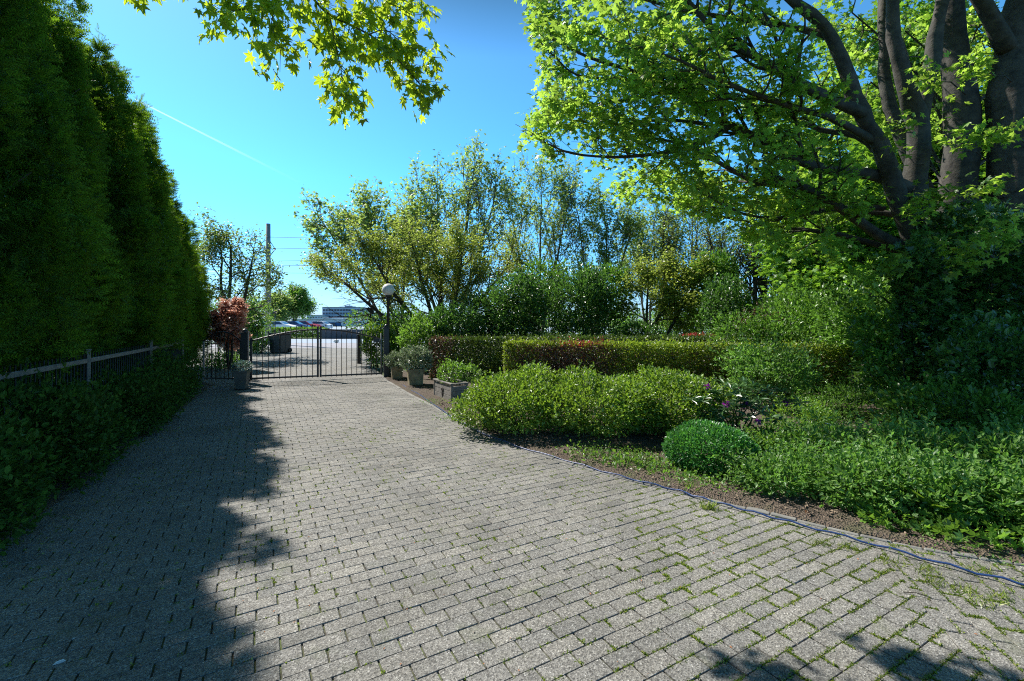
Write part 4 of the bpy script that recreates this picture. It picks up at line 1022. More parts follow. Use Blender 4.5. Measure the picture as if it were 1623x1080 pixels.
# short leafy shoots low on the trunk, in front of the stems
for (px, py, Y) in ((1540, 395, 5.6), (1590, 375, 5.6), (1500, 330, 6.9), (1560, 300, 6.9), (1530, 240, 7.0), (1600, 220, 6.7), (1450, 260, 7.0), (1575, 120, 6.8), (1440, 90, 6.8), (1460, 350, 6.7), (1400, 430, 6.4), (1470, 290, 6.8), (1490, 130, 6.8), (1430, 210, 6.9), (1330, 400, 6.6), (1380, 470, 6.4)):
    p = P(px + 40, py + 20, Y + .55); T.mb.tube([p, p.lerp(P(px, py, Y), .6) + Vector((0, 0, .08)), P(px, py, Y)], [.012, .009, .005], 5)
    T.grow(P(px, py, Y), Vector((-.6, -.5, .1)), .4, .006, 1, q_)
near_ = [t_ for t_ in T.tw if crown_keep(t_[0])]
_g = wob(np.array([list(t_[0]) for t_ in near_]), 1.5, 2.0) + .5 * wob(np.array([list(t_[0]) for t_ in near_]), 3.9, 5.0)
near_ = [t_ for t_, g_ in zip(near_, _g) if g_ < .36]; T.tw = near_
far_t = [t_ for t_ in T.tw if pxy(t_[0])[1] < -60]; vis_t = [t_ for t_ in T.tw if pxy(t_[0])[1] >= -60]
T.tw = vis_t; lg = [T.leaves(6, .090, MAPLE, .09, .35)]
T.tw = far_t or vis_t[:1]; lg.append(T.leaves(3, .13, MAPLE, .14, .3)); T.tw = vis_t + far_t
base = Vector((6.6 * DK, 6.8 * DK, 0))
big = finish_tree(T, 'maple_tree', 'huge many stemmed maple with spreading limbs over the right of the garden', 'tree', base, 'maple_bark', lg, 'maple_leaf')
for (px, py, Y, r) in ((1455, 309, 6.09, .062), (1577, 290, 5.965, .075)):
    p = P(px, py, Y * DK - .10) - base; r *= DK; mb = MB()
    ring = []
    for i in range(20):
        for k in range(8):
            a_ = 2 * pi * i / 20; b_ = 2 * pi * k / 8; rr = r * (1 + .1 * sin(2 * a_)) + .034 * cos(b_); ring.append((p.x + rr * cos(a_), p.y + .04 * sin(b_), p.z + rr * .9 * sin(a_)))
    mb.add(ring, [(i * 8 + k, ((i + 1) % 20) * 8 + k, ((i + 1) % 20) * 8 + (k + 1) % 8, i * 8 + (k + 1) % 8) for i in range(20) for k in range(8)], True)
    mb.build('knot_rim', MAT['maple_bark'], big)
    mb = MB(); mb.add([(p.x + r * cos(2 * pi * i / 16), p.y - .025, p.z + r * .9 * sin(2 * pi * i / 16)) for i in range(16)] + [(p.x, p.y - .02, p.z)], [(i, (i + 1) % 16, 16) for i in range(16)]); mb.build('knot_hole_shade', MAT['rust_iron'], big)  # flat disc in a dark colour stands in for the shade inside the hollow

# ---- bough hanging in at the top, from a maple standing behind the camera
T = Tree(9)
base = Vector((-4.2, -3.0, 0))
T.limb([base + Vector((0, 0, -.1)), base + Vector((.05, .1, 2)), base + Vector((.1, .4, 4.2)), base + Vector((.4, .9, 6.5))], .28, .12, 12)
T.limb([base + Vector((.08, .3, 3.6)), Vector((-3.6, -.5, 5.3)), Vector((-3.0, 1.8, 5.6)), Vector((-2.5, 3.2, 5.0)), P(490, -15, 3.72)], .13, .016, 8)
bq = dict(seg=4, wob=.13, up=[.0, -.02, -.02], max=2, n=[2, 2, 2], ang=40, len=.6, flat=.7, t0=.2)
bl = [([(455, -60, 3.95), (490, -10, 3.9), (520, 22, 3.9), (560, 42, 3.95), (600, 65, 4.0), (640, 105, 4.05), (675, 145, 4.05)], .012),
      ([(523, 28, 3.9), (533, 75, 3.9), (542, 120, 3.9), (550, 158, 3.9)], .006), ([(585, 55, 3.95), (612, 48, 4.0), (640, 70, 4.1), (690, 92, 4.2)], .005),
      ([(490, -10, 3.9), (430, 2, 3.85), (395, 14, 3.8), (345, 18, 3.8)], .006), ([(440, 2, 3.85), (430, 40, 3.8), (445, 80, 3.8)], .005),
      ([(450, -50, 3.95), (400, -60, 4.1), (300, -80, 4.2), (225, -10, 4.2)], .007), ([(520, -40, 3.9), (570, -25, 4.0), (620, 5, 4.1), (655, 25, 4.1)], .006),
      ([(480, -60, 3.8), (540, -90, 3.7), (620, -130, 3.6)], .008), ([(450, -70, 3.9), (380, -150, 3.7), (330, -260, 3.5)], .01)]
for pts, r in bl:
    out, rr = T.limb(L(pts, .955), r, r * .45, 6)
    m = len(out); Lt = sum((out[i + 1] - out[i]).length for i in range(m - 1)); nb_ = max(3, int(Lt / .033))
    for k in range(nb_):
        f = (.1 + .9 * (k + T.r.random()) / nb_) * (m - 1); i = min(int(f), m - 2); p = out[i].lerp(out[i + 1], f - i); ax = (out[i + 1] - out[i]).normalized()
        side = ax.cross(Vector((0, 1, 0))).normalized() * (1 if k % 2 else -1); an = radians(T.r.uniform(30, 70))
        nd = ax * cos(an) + (side + T.rv() * .35).normalized() * sin(an) - Vector((0, 0, .25)); L1 = T.r.uniform(.06, .24)
        e = p + nd.normalized() * L1; T.mb.tube([p, p.lerp(e, .5) + Vector((0, 0, .01)), e], [.003, .0022, .0016], 4, cap=False)
        T.tw += [(e, nd.normalized(), 1), (p.lerp(e, .6), nd.normalized(), .5)]
def bough_keep(p):
    if p[1] < 1.0: return True
    x, y = pxy(p)
    if y < -12: return True
    return (x > 315 and y < 60 and x < 705) or (395 < x < 470 and y < 120) or (475 < x < 600 and y < 182) or (590 < x < 700 and y < 172) 
hi = base + Vector((.4, .9, 6.5))
for k in range(9):
    T.grow(hi - Vector((0, 0, T.r.uniform(0, 2.0))), T.rv() * Vector((1, 1, .4)) + Vector((0, -.6, .6)), 1.3, .04, 0, dict(q_, n=[3, 3]))
T.tw = [t_ for t_ in T.tw if bough_keep(t_[0]) and (t_[0].y > 2.5 or t_[0].y < 1.0)]
fr = [t_ for t_ in T.tw if t_[0].y > 2.5]; bk = [t_ for t_ in T.tw if t_[0].y <= 2.5]
T.tw = fr; lg = [T.leaves(3, .105, BIGMAPLE, .05, 1.0, nz=.8)]
one = np.array([list(P(222, 2, 4.0)), list(P(218, -4, 4.0))]); lg.append((one, np.array([[.3, 0, -1.0], [-.4, .1, -.9]]), np.array([[0, -1, .5], [.2, -1, .4]]), np.array([.12, .10]), BIGMAPLE, 0))
T.tw = bk; lg.append(T.leaves(6, .13, MAPLE, .16, .3)); T.tw = fr + bk
finish_tree(T, 'maple_tree', 'large leaved maple whose bough hangs into the top of the view', 'tree', base, 'dark_bark', lg, 'bough_leaf')

# ---- trees in the middle distance
def gen_tree(name, label, px, Y, Htop, seed, leaf, bark, trunks, q, per, lsize, T_=RHOMB, spread=.15, droop=.1, keep=None, first=None, group=None, trunk_r=.12, ln=None, split=.3):
    """trunks: list of (lean x, lean y, height of the stem's end as a fraction)"""
    T = Tree(seed); base = Vector(((px - 811.5) / FOC * Y, Y, 0))
    for (lx, ly, f) in trunks:
        top_ = base + Vector((lx, ly, Htop * f)); s = base + Vector((lx * .06, ly * .06, 0))
        m1 = s.lerp(top_, .35) + T.rv() * .08 * Htop * .15; m2 = s.lerp(top_, .7) + T.rv() * .08 * Htop * .15
        out, rr = T.limb([s - Vector((0, 0, .1)), m1, m2, top_], trunk_r, trunk_r * .35, 8)
        m = len(out); nb_ = q['nb']
        for k in range(nb_):
            f2 = (split + (1 - split) * (k + T.r.random() * .8) / nb_) * (m - 1); i = min(int(f2), m - 2); p = out[i].lerp(out[i + 1], f2 - i); ax = (out[i + 1] - out[i]).normalized()
            pr = T.rv(); pr = (pr - ax * pr.dot(ax)).normalized(); an = radians(q['ang0'] * T.r.uniform(.6, 1.25))
            T.grow(p, ax * cos(an) + pr * sin(an), (ln or Htop * .3) * T.r.uniform(.75, 1.15) * (1.15 - .5 * f2 / m), rr[i] * .5, 0, q)
        T.grow(out[-1], (out[-1] - out[-2]).normalized(), (ln or Htop * .3) * .7, rr[-1], 0, q)
    lg = [T.leaves(per, lsize, T_, spread, droop, keep=keep)]
    return finish_tree(T, name, label, 'tree', base, bark, lg, leaf, group)
ashq = dict(seg=4, wob=.11, up=[.10, .09, .06], max=2, n=[5, 4, 3], ang=30, ang0=32, len=.64, t0=.2, nb=10, rmin=.009, tips=1)
gen_tree('ash_tree', 'tallest fine branched tree in sparse leaf behind the globe lamp', 712, 22, 8.1, 5, 'ash_leaf', 'ash_bark', [(-.6, 0, .8), (.9, .5, .95), (2.0, -.4, .8), (-1.6, .6, .72)], ashq, 3, .13, MAPLE, .10, .2, trunk_r=.11, ln=2.3)
gen_tree('ash_tree', 'thin stemmed sparse tree whose pale stems rise right of the tallest tree', 850, 24, 8.2, 6, 'ash_leaf', 'ash_bark', [(-1.2, 0, .8), (.3, .5, .95), (1.5, -.4, .85)], ashq, 3, .12, MAPLE, .10, .2, trunk_r=.09, ln=2.3)
gen_tree('ash_tree', 'thin stemmed sparse tree in front of the sky left of the maple crown edge', 945, 23, 7.5, 7, 'ash_leaf', 'ash_bark', [(-.9, 0, .9), (.6, .5, .85), (1.6, .3, .7)], ashq, 3, .12, MAPLE, .10, .2, trunk_r=.08, ln=2.0)
gen_tree('ash_tree', 'sparse tree behind the yellow green tree, leaning left over the wires', 640, 20, 5.2, 8, 'ash_leaf', 'ash_bark', [(-3.0, 0, .95), (-1.4, .4, 1.0), (-.2, .5, .9)], dict(ashq, up=[.04, .03, .02], ang=36), 5, .13, MAPLE, .11, .2, trunk_r=.09, ln=2.0)
gen_tree('ash_tree', 'thin sparse tree filling the sky between the middle trees and the maple crown', 1030, 25, 6.6, 31, 'ash_leaf', 'ash_bark', [(-1.0, 0, .85), (.4, .5, .95), (1.4, .3, .8)], ashq, 3, .13, MAPLE, .10, .2, trunk_r=.08, ln=2.0)
gen_tree('dark_tree', 'dark stemmed tree with three forking trunks seen under the maple limbs', 1205, 20, 5.6, 9, 'oak_leaf', 'dark_bark', [(-.4, 0, .8), (.7, .3, .8), (1.4, -.2, .7), (-1.6, .5, .7)], dict(ashq, ang=38), 3, .14, RHOMB, .14, .2, trunk_r=.15, ln=2.0)
gen_tree('dark_tree', 'fine twigged half bare tree behind the small leaning tree', 1095, 24, 6.5, 10, 'oak_leaf', 'dark_bark', [(-1.4, 0, .8), (.2, .3, .9), (1.2, -.2, .7)], dict(ashq, ang=38), 3, .13, RHOMB, .14, .2, trunk_r=.1, ln=2.2)
gen_tree('dark_tree', 'open crowned dark tree left of the concrete mast', 362, 18, 4.9, 12, 'oak_leaf', 'dark_bark', [(.1, 0, .9), (-.5, .4, .8), (.8, .2, .75)], dict(ashq, wob=.22, up=[.02, 0, .02], ang=45, ang0=55, nb=6, n=[3, 3, 2]), 9, .12, OVAL, .14, .2, trunk_r=.10, ln=1.25, split=.45)
hq = dict(seg=4, wob=.16, up=[.03, .0, -.01], max=2, n=[4, 4, 3], ang=40, ang0=50, len=.6, t0=.2, nb=8, flat=.7)
gen_tree('hawthorn_tree', 'broad yellow green flowering tree spreading behind the planters', 704, 16.5, 4.1, 14, 'hawthorn_leaf', 'dark_bark', [(-3.7, 0, .72), (-2.4, -.3, .88), (-1.0, -.4, .96), (.6, .3, .92), (2.1, 0, .78), (-.2, .6, .8)], dict(hq, nb=7), 8, .09, OVAL, .12, .15, keep=lambda p: not (pxy(p)[0] < 610 and pxy(p)[1] > 462), trunk_r=.10, ln=1.45, split=.35)
gen_tree('hawthorn_tree', 'small yellow green tree with a single leaning trunk above the far hedge', 1025, 15.5, 2.9, 15, 'hawthorn_leaf', 'dark_bark', [(1.7, 0, .95), (.1, .2, .9), (.7, .3, 1.0)], dict(hq, nb=6), 5, .11, OVAL, .12, .15, trunk_r=.08, ln=.9, split=.4)
mq = dict(seg=4, wob=.15, up=[.04, .02, 0], max=2, n=[4, 4, 3], ang=42, ang0=55, len=.6, t0=.2, nb=11)
gen_tree('young_maple', 'bright green dense maple behind the trunks of the huge maple', 1520, 13.5, 8.6, 16, 'far_maple_leaf', 'dark_bark', [(-1.6, 0, .75), (.2, .4, 1.0), (2.2, -.2, .9), (-2.8, .5, .45)], dict(mq, nb=14), 4, .17, MAPLE, .18, .2, trunk_r=.13, ln=2.4, split=.2)
gen_tree('young_maple', 'tall bright green maple rising behind the left stems of the huge maple', 1405, 15.5, 11.0, 26, 'far_maple_leaf', 'dark_bark', [(-1.2, 0, .7), (.4, .4, 1.0), (1.6, -.2, .9), (-.3, .3, .5)], dict(mq, nb=14), 4, .17, MAPLE, .2, .2, trunk_r=.14, ln=2.5, split=.15)
gen_tree('young_maple', 'tall bright green maple at the right edge behind the thickest stem', 1660, 12.0, 7.6, 27, 'far_maple_leaf', 'dark_bark', [(-1.2, 0, .7), (.2, .4, 1.0), (1.0, -.2, .9)], dict(mq, nb=13), 4, .16, MAPLE, .18, .2, trunk_r=.12, ln=2.2, split=.15)
gen_tree('young_maple', 'bright green leafy maple filling the gap left of the huge trunks', 1345, 12.5, 4.3, 17, 'far_maple_leaf', 'dark_bark', [(-.9, 0, .8), (.6, .4, 1.0), (1.4, -.2, .8)], mq, 6, .13, MAPLE, .15, .2, trunk_r=.1, ln=1.4, split=.15)
gen_tree('young_maple', 'low bright green maple sapling whose sprays fill the space under the lowest limbs', 1415, 11.3, 2.5, 33, 'far_maple_leaf', 'dark_bark', [(-.9, 0, .8), (.3, .2, 1.0), (.9, -.1, .85)], dict(mq, nb=9), 6, .11, MAPLE, .13, .2, trunk_r=.07, ln=1.0, split=.2)
gen_tree('red_maple', 'small red leaved maple behind the pedestrian gate', 363, 14, 1.95, 18, 'red_leaf', 'dark_bark', [(-.15, 0, .85), (.15, .1, .9), (.25, -.2, .7), (-.25, .2, .65)], dict(hq, nb=6), 5, .075, MAPLE, .07, .3, trunk_r=.03, ln=.36, split=.5)
# far park trees
fq = dict(seg=3, wob=.12, up=[.05, .04, .02], max=2, n=[5, 4, 3], ang=38, ang0=55, len=.6, t0=.2, nb=12)
gen_tree('park_tree', 'rounded far tree beyond the road between the mast and the offices', 466, 80, 5.6, 19, 'mid_leaf', 'dark_bark', [(0, 0, .9), (1.0, 0, .8)], fq, 5, .42, RHOMB, .4, .1, trunk_r=.2, ln=2.4, split=.25)
gen_tree('park_tree', 'lighter green lower far tree touching the rounded one on its left', 443, 76, 4.6, 20, 'ash_leaf', 'dark_bark', [(0, 0, .9), (-1, 0, .8)], fq, 4, .4, RHOMB, .4, .1, trunk_r=.18, ln=1.9, split=.25)

# ================================================================ SHRUBS
def pshrub(name, label, cat, px, py, Y, rx, rz, n, size, leaf, T=RHOMB, ry=None, extra=None, **kw):
    """a shrub whose main lobe is centred on the given sight line, standing on the ground"""
    c = P(px, py, Y); cz = max(c.z, rz * .55); ry = ry or rx * .85
    lob = [(0, 0, cz, rx, ry, rz)]
    if cz - rz > .1: lob.append((0, 0, (cz - rz * .4) / 2 + .02, rx * .8, ry * .8, cz * .6))
    r = random.Random(int(px))
    for i in range(extra if extra is not None else 4):
        a = r.uniform(0, 6.28); lob.append((rx * .62 * cos(a), ry * .62 * sin(a), cz + rz * r.uniform(-.35, .5), rx * r.uniform(.38, .55), ry * .5, rz * r.uniform(.35, .55)))
    return shrub(name, label, cat, (c.x, c.y, 0), lob, n, size, leaf, T, **kw)
# beyond the gate
pshrub('hedge_shrub', 'bright green clipped leafy shrub just behind the right gatepost', 'shrub', 600, 545, 14.6, .55, .72, 5200, .07, 'bright_leaf', OVAL, shoots=60)
pshrub('hedge_shrub', 'rounded light green shrub between the gate and the globe lamp pole', 'shrub', 640, 525, 15.5, .75, .95, 5000, .08, 'mid_leaf', OVAL, shoots=60)
pshrub('evergreen_shrub', 'green shrub between the red maple and the concrete mast', 'shrub', 408, 512, 22, .75, 1.3, 4200, .10, 'mid_leaf', OVAL, shoots=40)
pshrub('evergreen_shrub', 'low rounded shrub beside the waste bin outside the gate', 'shrub', 413, 548, 21, .55, .45, 2600, .07, 'mid_leaf', OVAL)
pshrub('evergreen_shrub', 'low green shrub seen through the pedestrian gate', 'shrub', 348, 572, 14.5, .75, .28, 2600, .06, 'mid_leaf', OVAL)
pshrub('evergreen_shrub', 'dark shrub standing below the red maple', 'shrub', 375, 545, 16.5, .55, .5, 2600, .08, 'dark_leaf', OVAL)
pshrub('evergreen_shrub', 'dark green shrub under the open crowned dark tree', 'shrub', 380, 495, 21, 1.1, 1.2, 4200, .11, 'dark_leaf', OVAL)
# clipped hedge across the road
def hedge(name, label, a, b, th, h, n, size, leaf, T=RHOMB, fm=None, gap=0.0, seed=1, stems=0, waves=.03, topm=0):
    g = np.random.default_rng(seed); a = Vector(a); b = Vector(b); L_ = (b - a).length; rz = math.atan2(b.y - a.y, b.x - a.x)
    o = thing(name, label, 'hedge', a, rz)
    ar = np.array([L_ * h, L_ * th, L_ * h, th * h * 2]); ar = ar / ar.sum(); f = g.choice(4, n, p=ar)
    u = g.random(n); v = g.random(n); d = np.abs(g.normal(size=n)) * .05
    x = np.where(f == 3, np.where(u < .5, d, L_ - d), u * L_); y = np.where(f == 0, d, np.where(f == 2, th - d, np.where(f == 3, g.random(n) * th, v * th)))
    z = np.where(f == 1, h - d, gap + (h - gap) * v)
    nrm = np.where((f == 0)[:, None], [0, -1, 0], np.where((f == 1)[:, None], [0, 0, 1], np.where((f == 2)[:, None], [0, 1, 0], np.where((u < .5)[:, None], [-1, 0, 0], [1, 0, 0])))).astype(float)
    q = np.c_[x, y, z]; w = wob(q, 2.6, seed)[:, None]; q = q + nrm * (waves * w + np.abs(g.normal(size=(n, 1))) * .012)
    tip = nrm * .8 + [0, 0, .35] + g.normal(size=(n, 3)) * .6; nr = nrm * .6 + [0, 0, .5] + g.normal(size=(n, 3)) * .5
    mi = fm(q, f, g) if fm else 0
    gs = [(q, tip, nr, size * g.uniform(.6, 1.3, n), T, mi)]
    ni = n // 3; qi = np.c_[g.random(ni) * L_, th * g.uniform(.15, .85, ni), gap + (h - gap) * g.random(ni) * .93]      # leaves inside the hedge
    gs.append((qi, g.normal(size=(ni, 3)), g.normal(size=(ni, 3)), size * 1.15 * g.uniform(.7, 1.2, ni), T, fm(qi, np.zeros(ni, int), g) if fm else topm))
    k = int(L_ * 26); xx = g.random(k) * L_; yy = g.random(k) * th; s_ = np.linspace(0, 1, 5); hh = g.uniform(.04, .13, k)   # new growth above the clipped top
    qq = np.c_[np.repeat(xx, 5), np.repeat(yy, 5), h + (hh[:, None] * s_).ravel()]; tp = g.normal(size=(k * 5, 3)) * .6 + [0, 0, 1]
    gs.append((qq, tp, g.normal(size=(k * 5, 3)), size * g.uniform(.6, 1.1, k * 5), T, topm if not fm else fm(qq, np.ones(k * 5, int), g)))
    link('foliage', leaf_mesh('foliage', gs), [MAT[l] for l in ([leaf] if isinstance(leaf, str) else leaf)], o)
    if stems:
        mb = MB()
        for i in range(stems):
            x_ = L_ * (i + g.random()) / stems; y_ = th * g.uniform(.25, .75); m_ = (x_ + g.normal() * .04, y_ + g.normal() * .04, h * .35)
            mb.tube([(x_, y_, -.03), m_, (x_ + g.normal() * .08, y_ + g.normal() * .08, h * .8)], [.016, .013, .006], 5, cap=False)
            for k in range(5):
                z_ = h * g.uniform(.15, .75); an = g.random() * 6.28; mb.tube([(x_, y_, z_), (x_ + .12 * cos(an), y_ + .1 * sin(an), z_ + .08), (x_ + .2 * cos(an), y_ + .17 * sin(an), z_ + .17)], [.006, .004, .002], 3, cap=False)
        mb.build('stem', MAT['twig_brown'], o)
    return o
hedge('road_hedge', 'low green clipped hedge along the far side of the road', P(395, 536, 39) * 1 - Vector((0, 0, P(395, 536, 39).z)), Vector((P(511, 536, 39).x, 39, 0)), 1.0, .78, 6500, .13, 'mid_leaf', seed=3)
def rear_mat(q, f, g): return np.where((q[:, 0] < .55 + .15 * g.normal(size=len(q))) & (q[:, 2] < 1.08), np.where(g.random(len(q)) < .7, 1, 0), 0)
hedge('beech_hedge', 'rear clipped hedge, dark green with a browned left end', (-2.05, 11.3, 0), (7.5, 11.9, 0), .75, 1.03, 38000, .06, ['hedge_dark_leaf', 'copper_leaf'], OVAL, fm=rear_mat, seed=5, stems=26)
def front_mat(q, f, g):
    n = len(q); x = q[:, 0]; cop = np.clip(1 - np.abs(x - 1.3) / 1.45, 0, 1) ** .5 * .9; cop = np.where(q[:, 2] > .93, cop * .22, cop) * (x > .16)
    cop = np.maximum(cop, .16 * (q[:, 2] < .85))
    red = (np.abs(x - 1.75) < .4 + .2 * g.normal(size=n)) & (q[:, 2] > .93)
    return np.where(red & (g.random(n) < .5), 2, np.where(g.random(n) < cop, 1, 0))
hedge('beech_hedge', 'front clipped hedge with copper brown section and red tips on top', (-.18, 10.15, 0), (6.2, 8.35, 0), .6, 1.0, 40000, .052, ['beech_leaf', 'copper_leaf', 'red_tip_leaf'], OVAL, fm=front_mat, seed=6, stems=60, gap=.12)
# tall dark mass in the middle
pshrub('evergreen_shrub', 'deep green shrub filling the space between the dark middle shrubs and the yellow tree', 'shrub', 765, 505, 15.2, .95, .95, 6500, .10, 'dark_leaf', OVAL, shoots=100, shoot_len=.3)
pshrub('evergreen_shrub', 'deep green shrub topping the dark mass right of the middle', 'shrub', 960, 466, 16.5, 1.0, 1.05, 6500, .12, 'shade_leaf', OVAL, shoots=120, shoot_len=.4)
pshrub('evergreen_shrub', 'deep green shrub topping the dark mass left of the middle', 'shrub', 860, 455, 17, 1.1, 1.0, 6500, .12, 'shade_leaf', OVAL, shoots=120, shoot_len=.4)
pshrub('evergreen_shrub', 'green shrub just left of the three forking trunks', 'shrub', 1130, 455, 16, .9, 1.3, 6500, .12, 'shade_leaf', OVAL, shoots=120, shoot_len=.4)
pshrub('evergreen_shrub', 'dark low shrub beneath the three forking trunks', 'shrub', 1215, 505, 15, 1.1, .7, 6500, .10, 'dark_leaf', OVAL, shoots=100, shoot_len=.3)
pshrub('evergreen_shrub', 'big dark evergreen shrub in the middle behind the rear hedge, its left half', 'shrub', 820, 485, 14, .95, 1.0, 9000, .10, 'dark_leaf', OVAL, shoots=160, shoot_len=.4)
pshrub('evergreen_shrub', 'big dark evergreen shrub in the middle behind the rear hedge, its taller right half', 'shrub', 915, 480, 14.3, 1.05, 1.1, 10000, .10, 'dark_leaf', OVAL, shoots=180, shoot_len=.45)
pshrub('evergreen_shrub', 'dark shrub below the yellow green tree right of the globe lamp', 'shrub', 725, 520, 13.6, .85, .7, 7000, .085, 'dark_leaf', OVAL, shoots=100, shoot_len=.3)
pshrub('evergreen_shrub', 'mid green shrub behind the stone planters and the lamp pole', 'shrub', 665, 535, 13.2, .6, .6, 4500, .07, 'mid_leaf', OVAL, shoots=80, shoot_len=.25)
pshrub('evergreen_shrub', 'dark shrub behind the rear hedge below the small leaning tree', 'shrub', 1010, 532, 14.5, .75, .45, 4200, .08, 'dark_leaf', OVAL, shoots=60)
pshrub('evergreen_shrub', 'dark pointed shrub right of the small leaning tree', 'shrub', 1150, 490, 13.5, .7, 1.0, 6500, .09, 'dark_leaf', OVAL, shoots=120, shoot_len=.3)
pshrub('evergreen_shrub', 'broad dark shrub far behind the leaning tree', 'shrub', 1085, 500, 18, 1.1, .8, 5200, .11, 'mid_leaf', OVAL, shoots=80)
pshrub('red_shrub', 'low dark red shrub showing over the hedge right of the leaning tree', 'shrub', 1107, 537, 12.6, .55, .17, 1800, .05, 'red_tip_leaf', RHOMB, ry=.4)
pshrub('garden_shrub', 'mid green shrub beside the red shrub behind the front hedge', 'shrub', 1165, 530, 10.8, .62, .52, 4500, .06, 'shade_leaf', OVAL, shoots=90, shoot_len=.25)
pshrub('twiggy_shrub', 'brown twiggy half bare shrub behind the front hedge', 'shrub', 1200, 510, 11.6, .6, .35, 1500, .045, ['copper_leaf'], RHOMB, shoots=60, shoot_len=.2, stems=26)
pshrub('garden_shrub', 'large green shrub below the bright maple, sky gap to its left', 'shrub', 1265, 515, 10.6, 1.0, .85, 8000, .085, 'shade_leaf', OVAL, shoots=160, shoot_len=.35)
pshrub('garden_shrub', 'dense mid green shrub behind the right end of the front hedge', 'shrub', 1370, 520, 8.8, .95, .95, 8000, .085, 'shade_leaf', OVAL, shoots=170, shoot_len=.3)
pshrub('garden_shrub', 'arching light green shrub leaning over the front hedge', 'shrub', 1222, 595, 7.7, .72, .55, 5000, .06, 'perennial_leaf', OVAL, shoots=200, shoot_len=.3)
pshrub('laurel_shrub', 'glossy mid green shrub left of the ivy clad trunk', 'shrub', 1455, 570, 6.9, .8, .85, 6500, .085, 'shade_leaf', OVAL, shoots=150, shoot_len=.25)
pshrub('laurel_shrub', 'glossy dark shrub at the right edge below the huge trunk', 'shrub', 1600, 610, 5.6, .85, .85, 6000, .08, 'dark_leaf', OVAL, shoots=150, shoot_len=.25)
pshrub('laurel_shrub', 'low glossy green shrub behind the perennials, right of the purple flowers', 'shrub', 1500, 665, 5.4, .7, .42, 4200, .065, 'shade_leaf', OVAL, shoots=120, shoot_len=.2)
pshrub('fern_bush', 'low bright ferny bush at the foot of the front hedge', 'shrub', 1345, 645, 6.6, .75, .3, 6000, .045, 'shade_leaf', LONG, shoots=120, shoot_len=.2)
pshrub('fern_bush', 'yellow green low bush behind the purple flowered rhododendron', 'shrub', 1265, 665, 5.9, .42, .26, 3800, .035, 'bright_leaf', RHOMB, shoots=80, shoot_len=.14)
pshrub('ivy', 'dark ivy mass climbing the foot of the huge maple', 'ivy', 1560, 455, 6.6, 1.0, 1.25, 12000, .085, 'dark_leaf', MAPLE, ry=.62, shoots=90, shoot_len=.2)
pshrub('ivy', 'ivy clad stump of stem left of the main ivy mass', 'ivy', 1462, 480, 6.4, .32, 1.0, 3500, .075, 'dark_leaf', MAPLE, shoots=40, shoot_len=.2)
# front row of soft mounded shrubs
fr_ = [('leftmost soft yellow green mounded shrub beside the wooden planter', .0, 6.25, .84, .62), ('middle soft mounded shrub of the three along the drive', 1.05, 6.02, .84, .65), ('rightmost soft mounded shrub, next to the rhododendron', 2.05, 5.98, .74, .58)]
for i, (lab, x, y, rx, rz) in enumerate(fr_):
    lob = [(0, 0, .42, rx * .92, .70, .33), (-.42, -.12, .34, .40, .5, .27), (.38, -.2, .42, .40, .45, .32), (.05, -.38, .32, .5, .4, .26), (-.12, .2, .54, .40, .4, .32), (.30, .1, .50, .30, .35, .27)]
    if i == 0: lob = [(.1, 0, .42, .66, .70, .34), (-.45, -.1, .30, .38, .5, .24), (-.2, .1, .44, .40, .45, .30), (.1, -.42, .30, .5, .36, .25), (.3, .2, .55, .38, .4, .33)]
    shrub('mounded_shrub', lab, 'shrub', (x, y, 0), lob, 16000, .044, 'spiraea_leaf', OVAL, 'soft mounded shrubs along the drive', stems=16, shell=.28, shoots=150, shoot_len=.13, zmin=.10, bumpy=.2, ph=i * 2.1)
# clipped ball
shrub('ball_shrub', 'dense bright green rounded dome shrub in front of the rhododendron', 'shrub', (1.98 + .03, 4.62, 0), [(0, 0, .2, .43, .40, .26), (.12, -.02, .16, .36, .36, .2), (-.1, .05, .16, .34, .34, .2)], 12000, .032, 'ball_leaf', OVAL, stems=8, shell=.1, up=.35, bumpy=.10, zmin=.01)
# rhododendron with flowers
rh = thing('rhododendron', 'long leaved rhododendron with a few purple flower heads', 'shrub', (2.72, 5.55, 0))
g = np.random.default_rng(77); Q, TT, NN, SS = [], [], [], []; heads = []
for i in range(85):
    d = norm(g.normal(size=3) * [1, .8, .6] + [0, -.1, .5]); c = np.array([0, 0, .38]) + d * np.array([.5, .42, .36]) * g.uniform(.75, 1.05); c[0] += .15 * g.normal()
    if c[2] < .1: continue
    m = 9; an = np.linspace(0, 2 * pi, m, endpoint=False) + g.random() * 6; tp = np.c_[np.cos(an), np.sin(an), np.full(m, .1) + .25 * g.normal(size=m)] + d * .35
    Q.append(np.tile(c, (m, 1))); TT.append(tp); NN.append(np.tile([0, 0, 1.0], (m, 1)) + d * .3 + g.normal(size=(m, 3)) * .15); SS.append(g.uniform(.09, .14, m)); heads.append(c)
link('foliage', leaf_mesh('foliage', [(np.concatenate(Q), np.concatenate(TT), np.concatenate(NN), np.concatenate(SS), LONG, 0)]), MAT['rhodo_leaf'], rh)
stems_mesh(rh, [(0, 0, .38, .5, .4, .3)], MAT['dark_bark'], 12, .012)
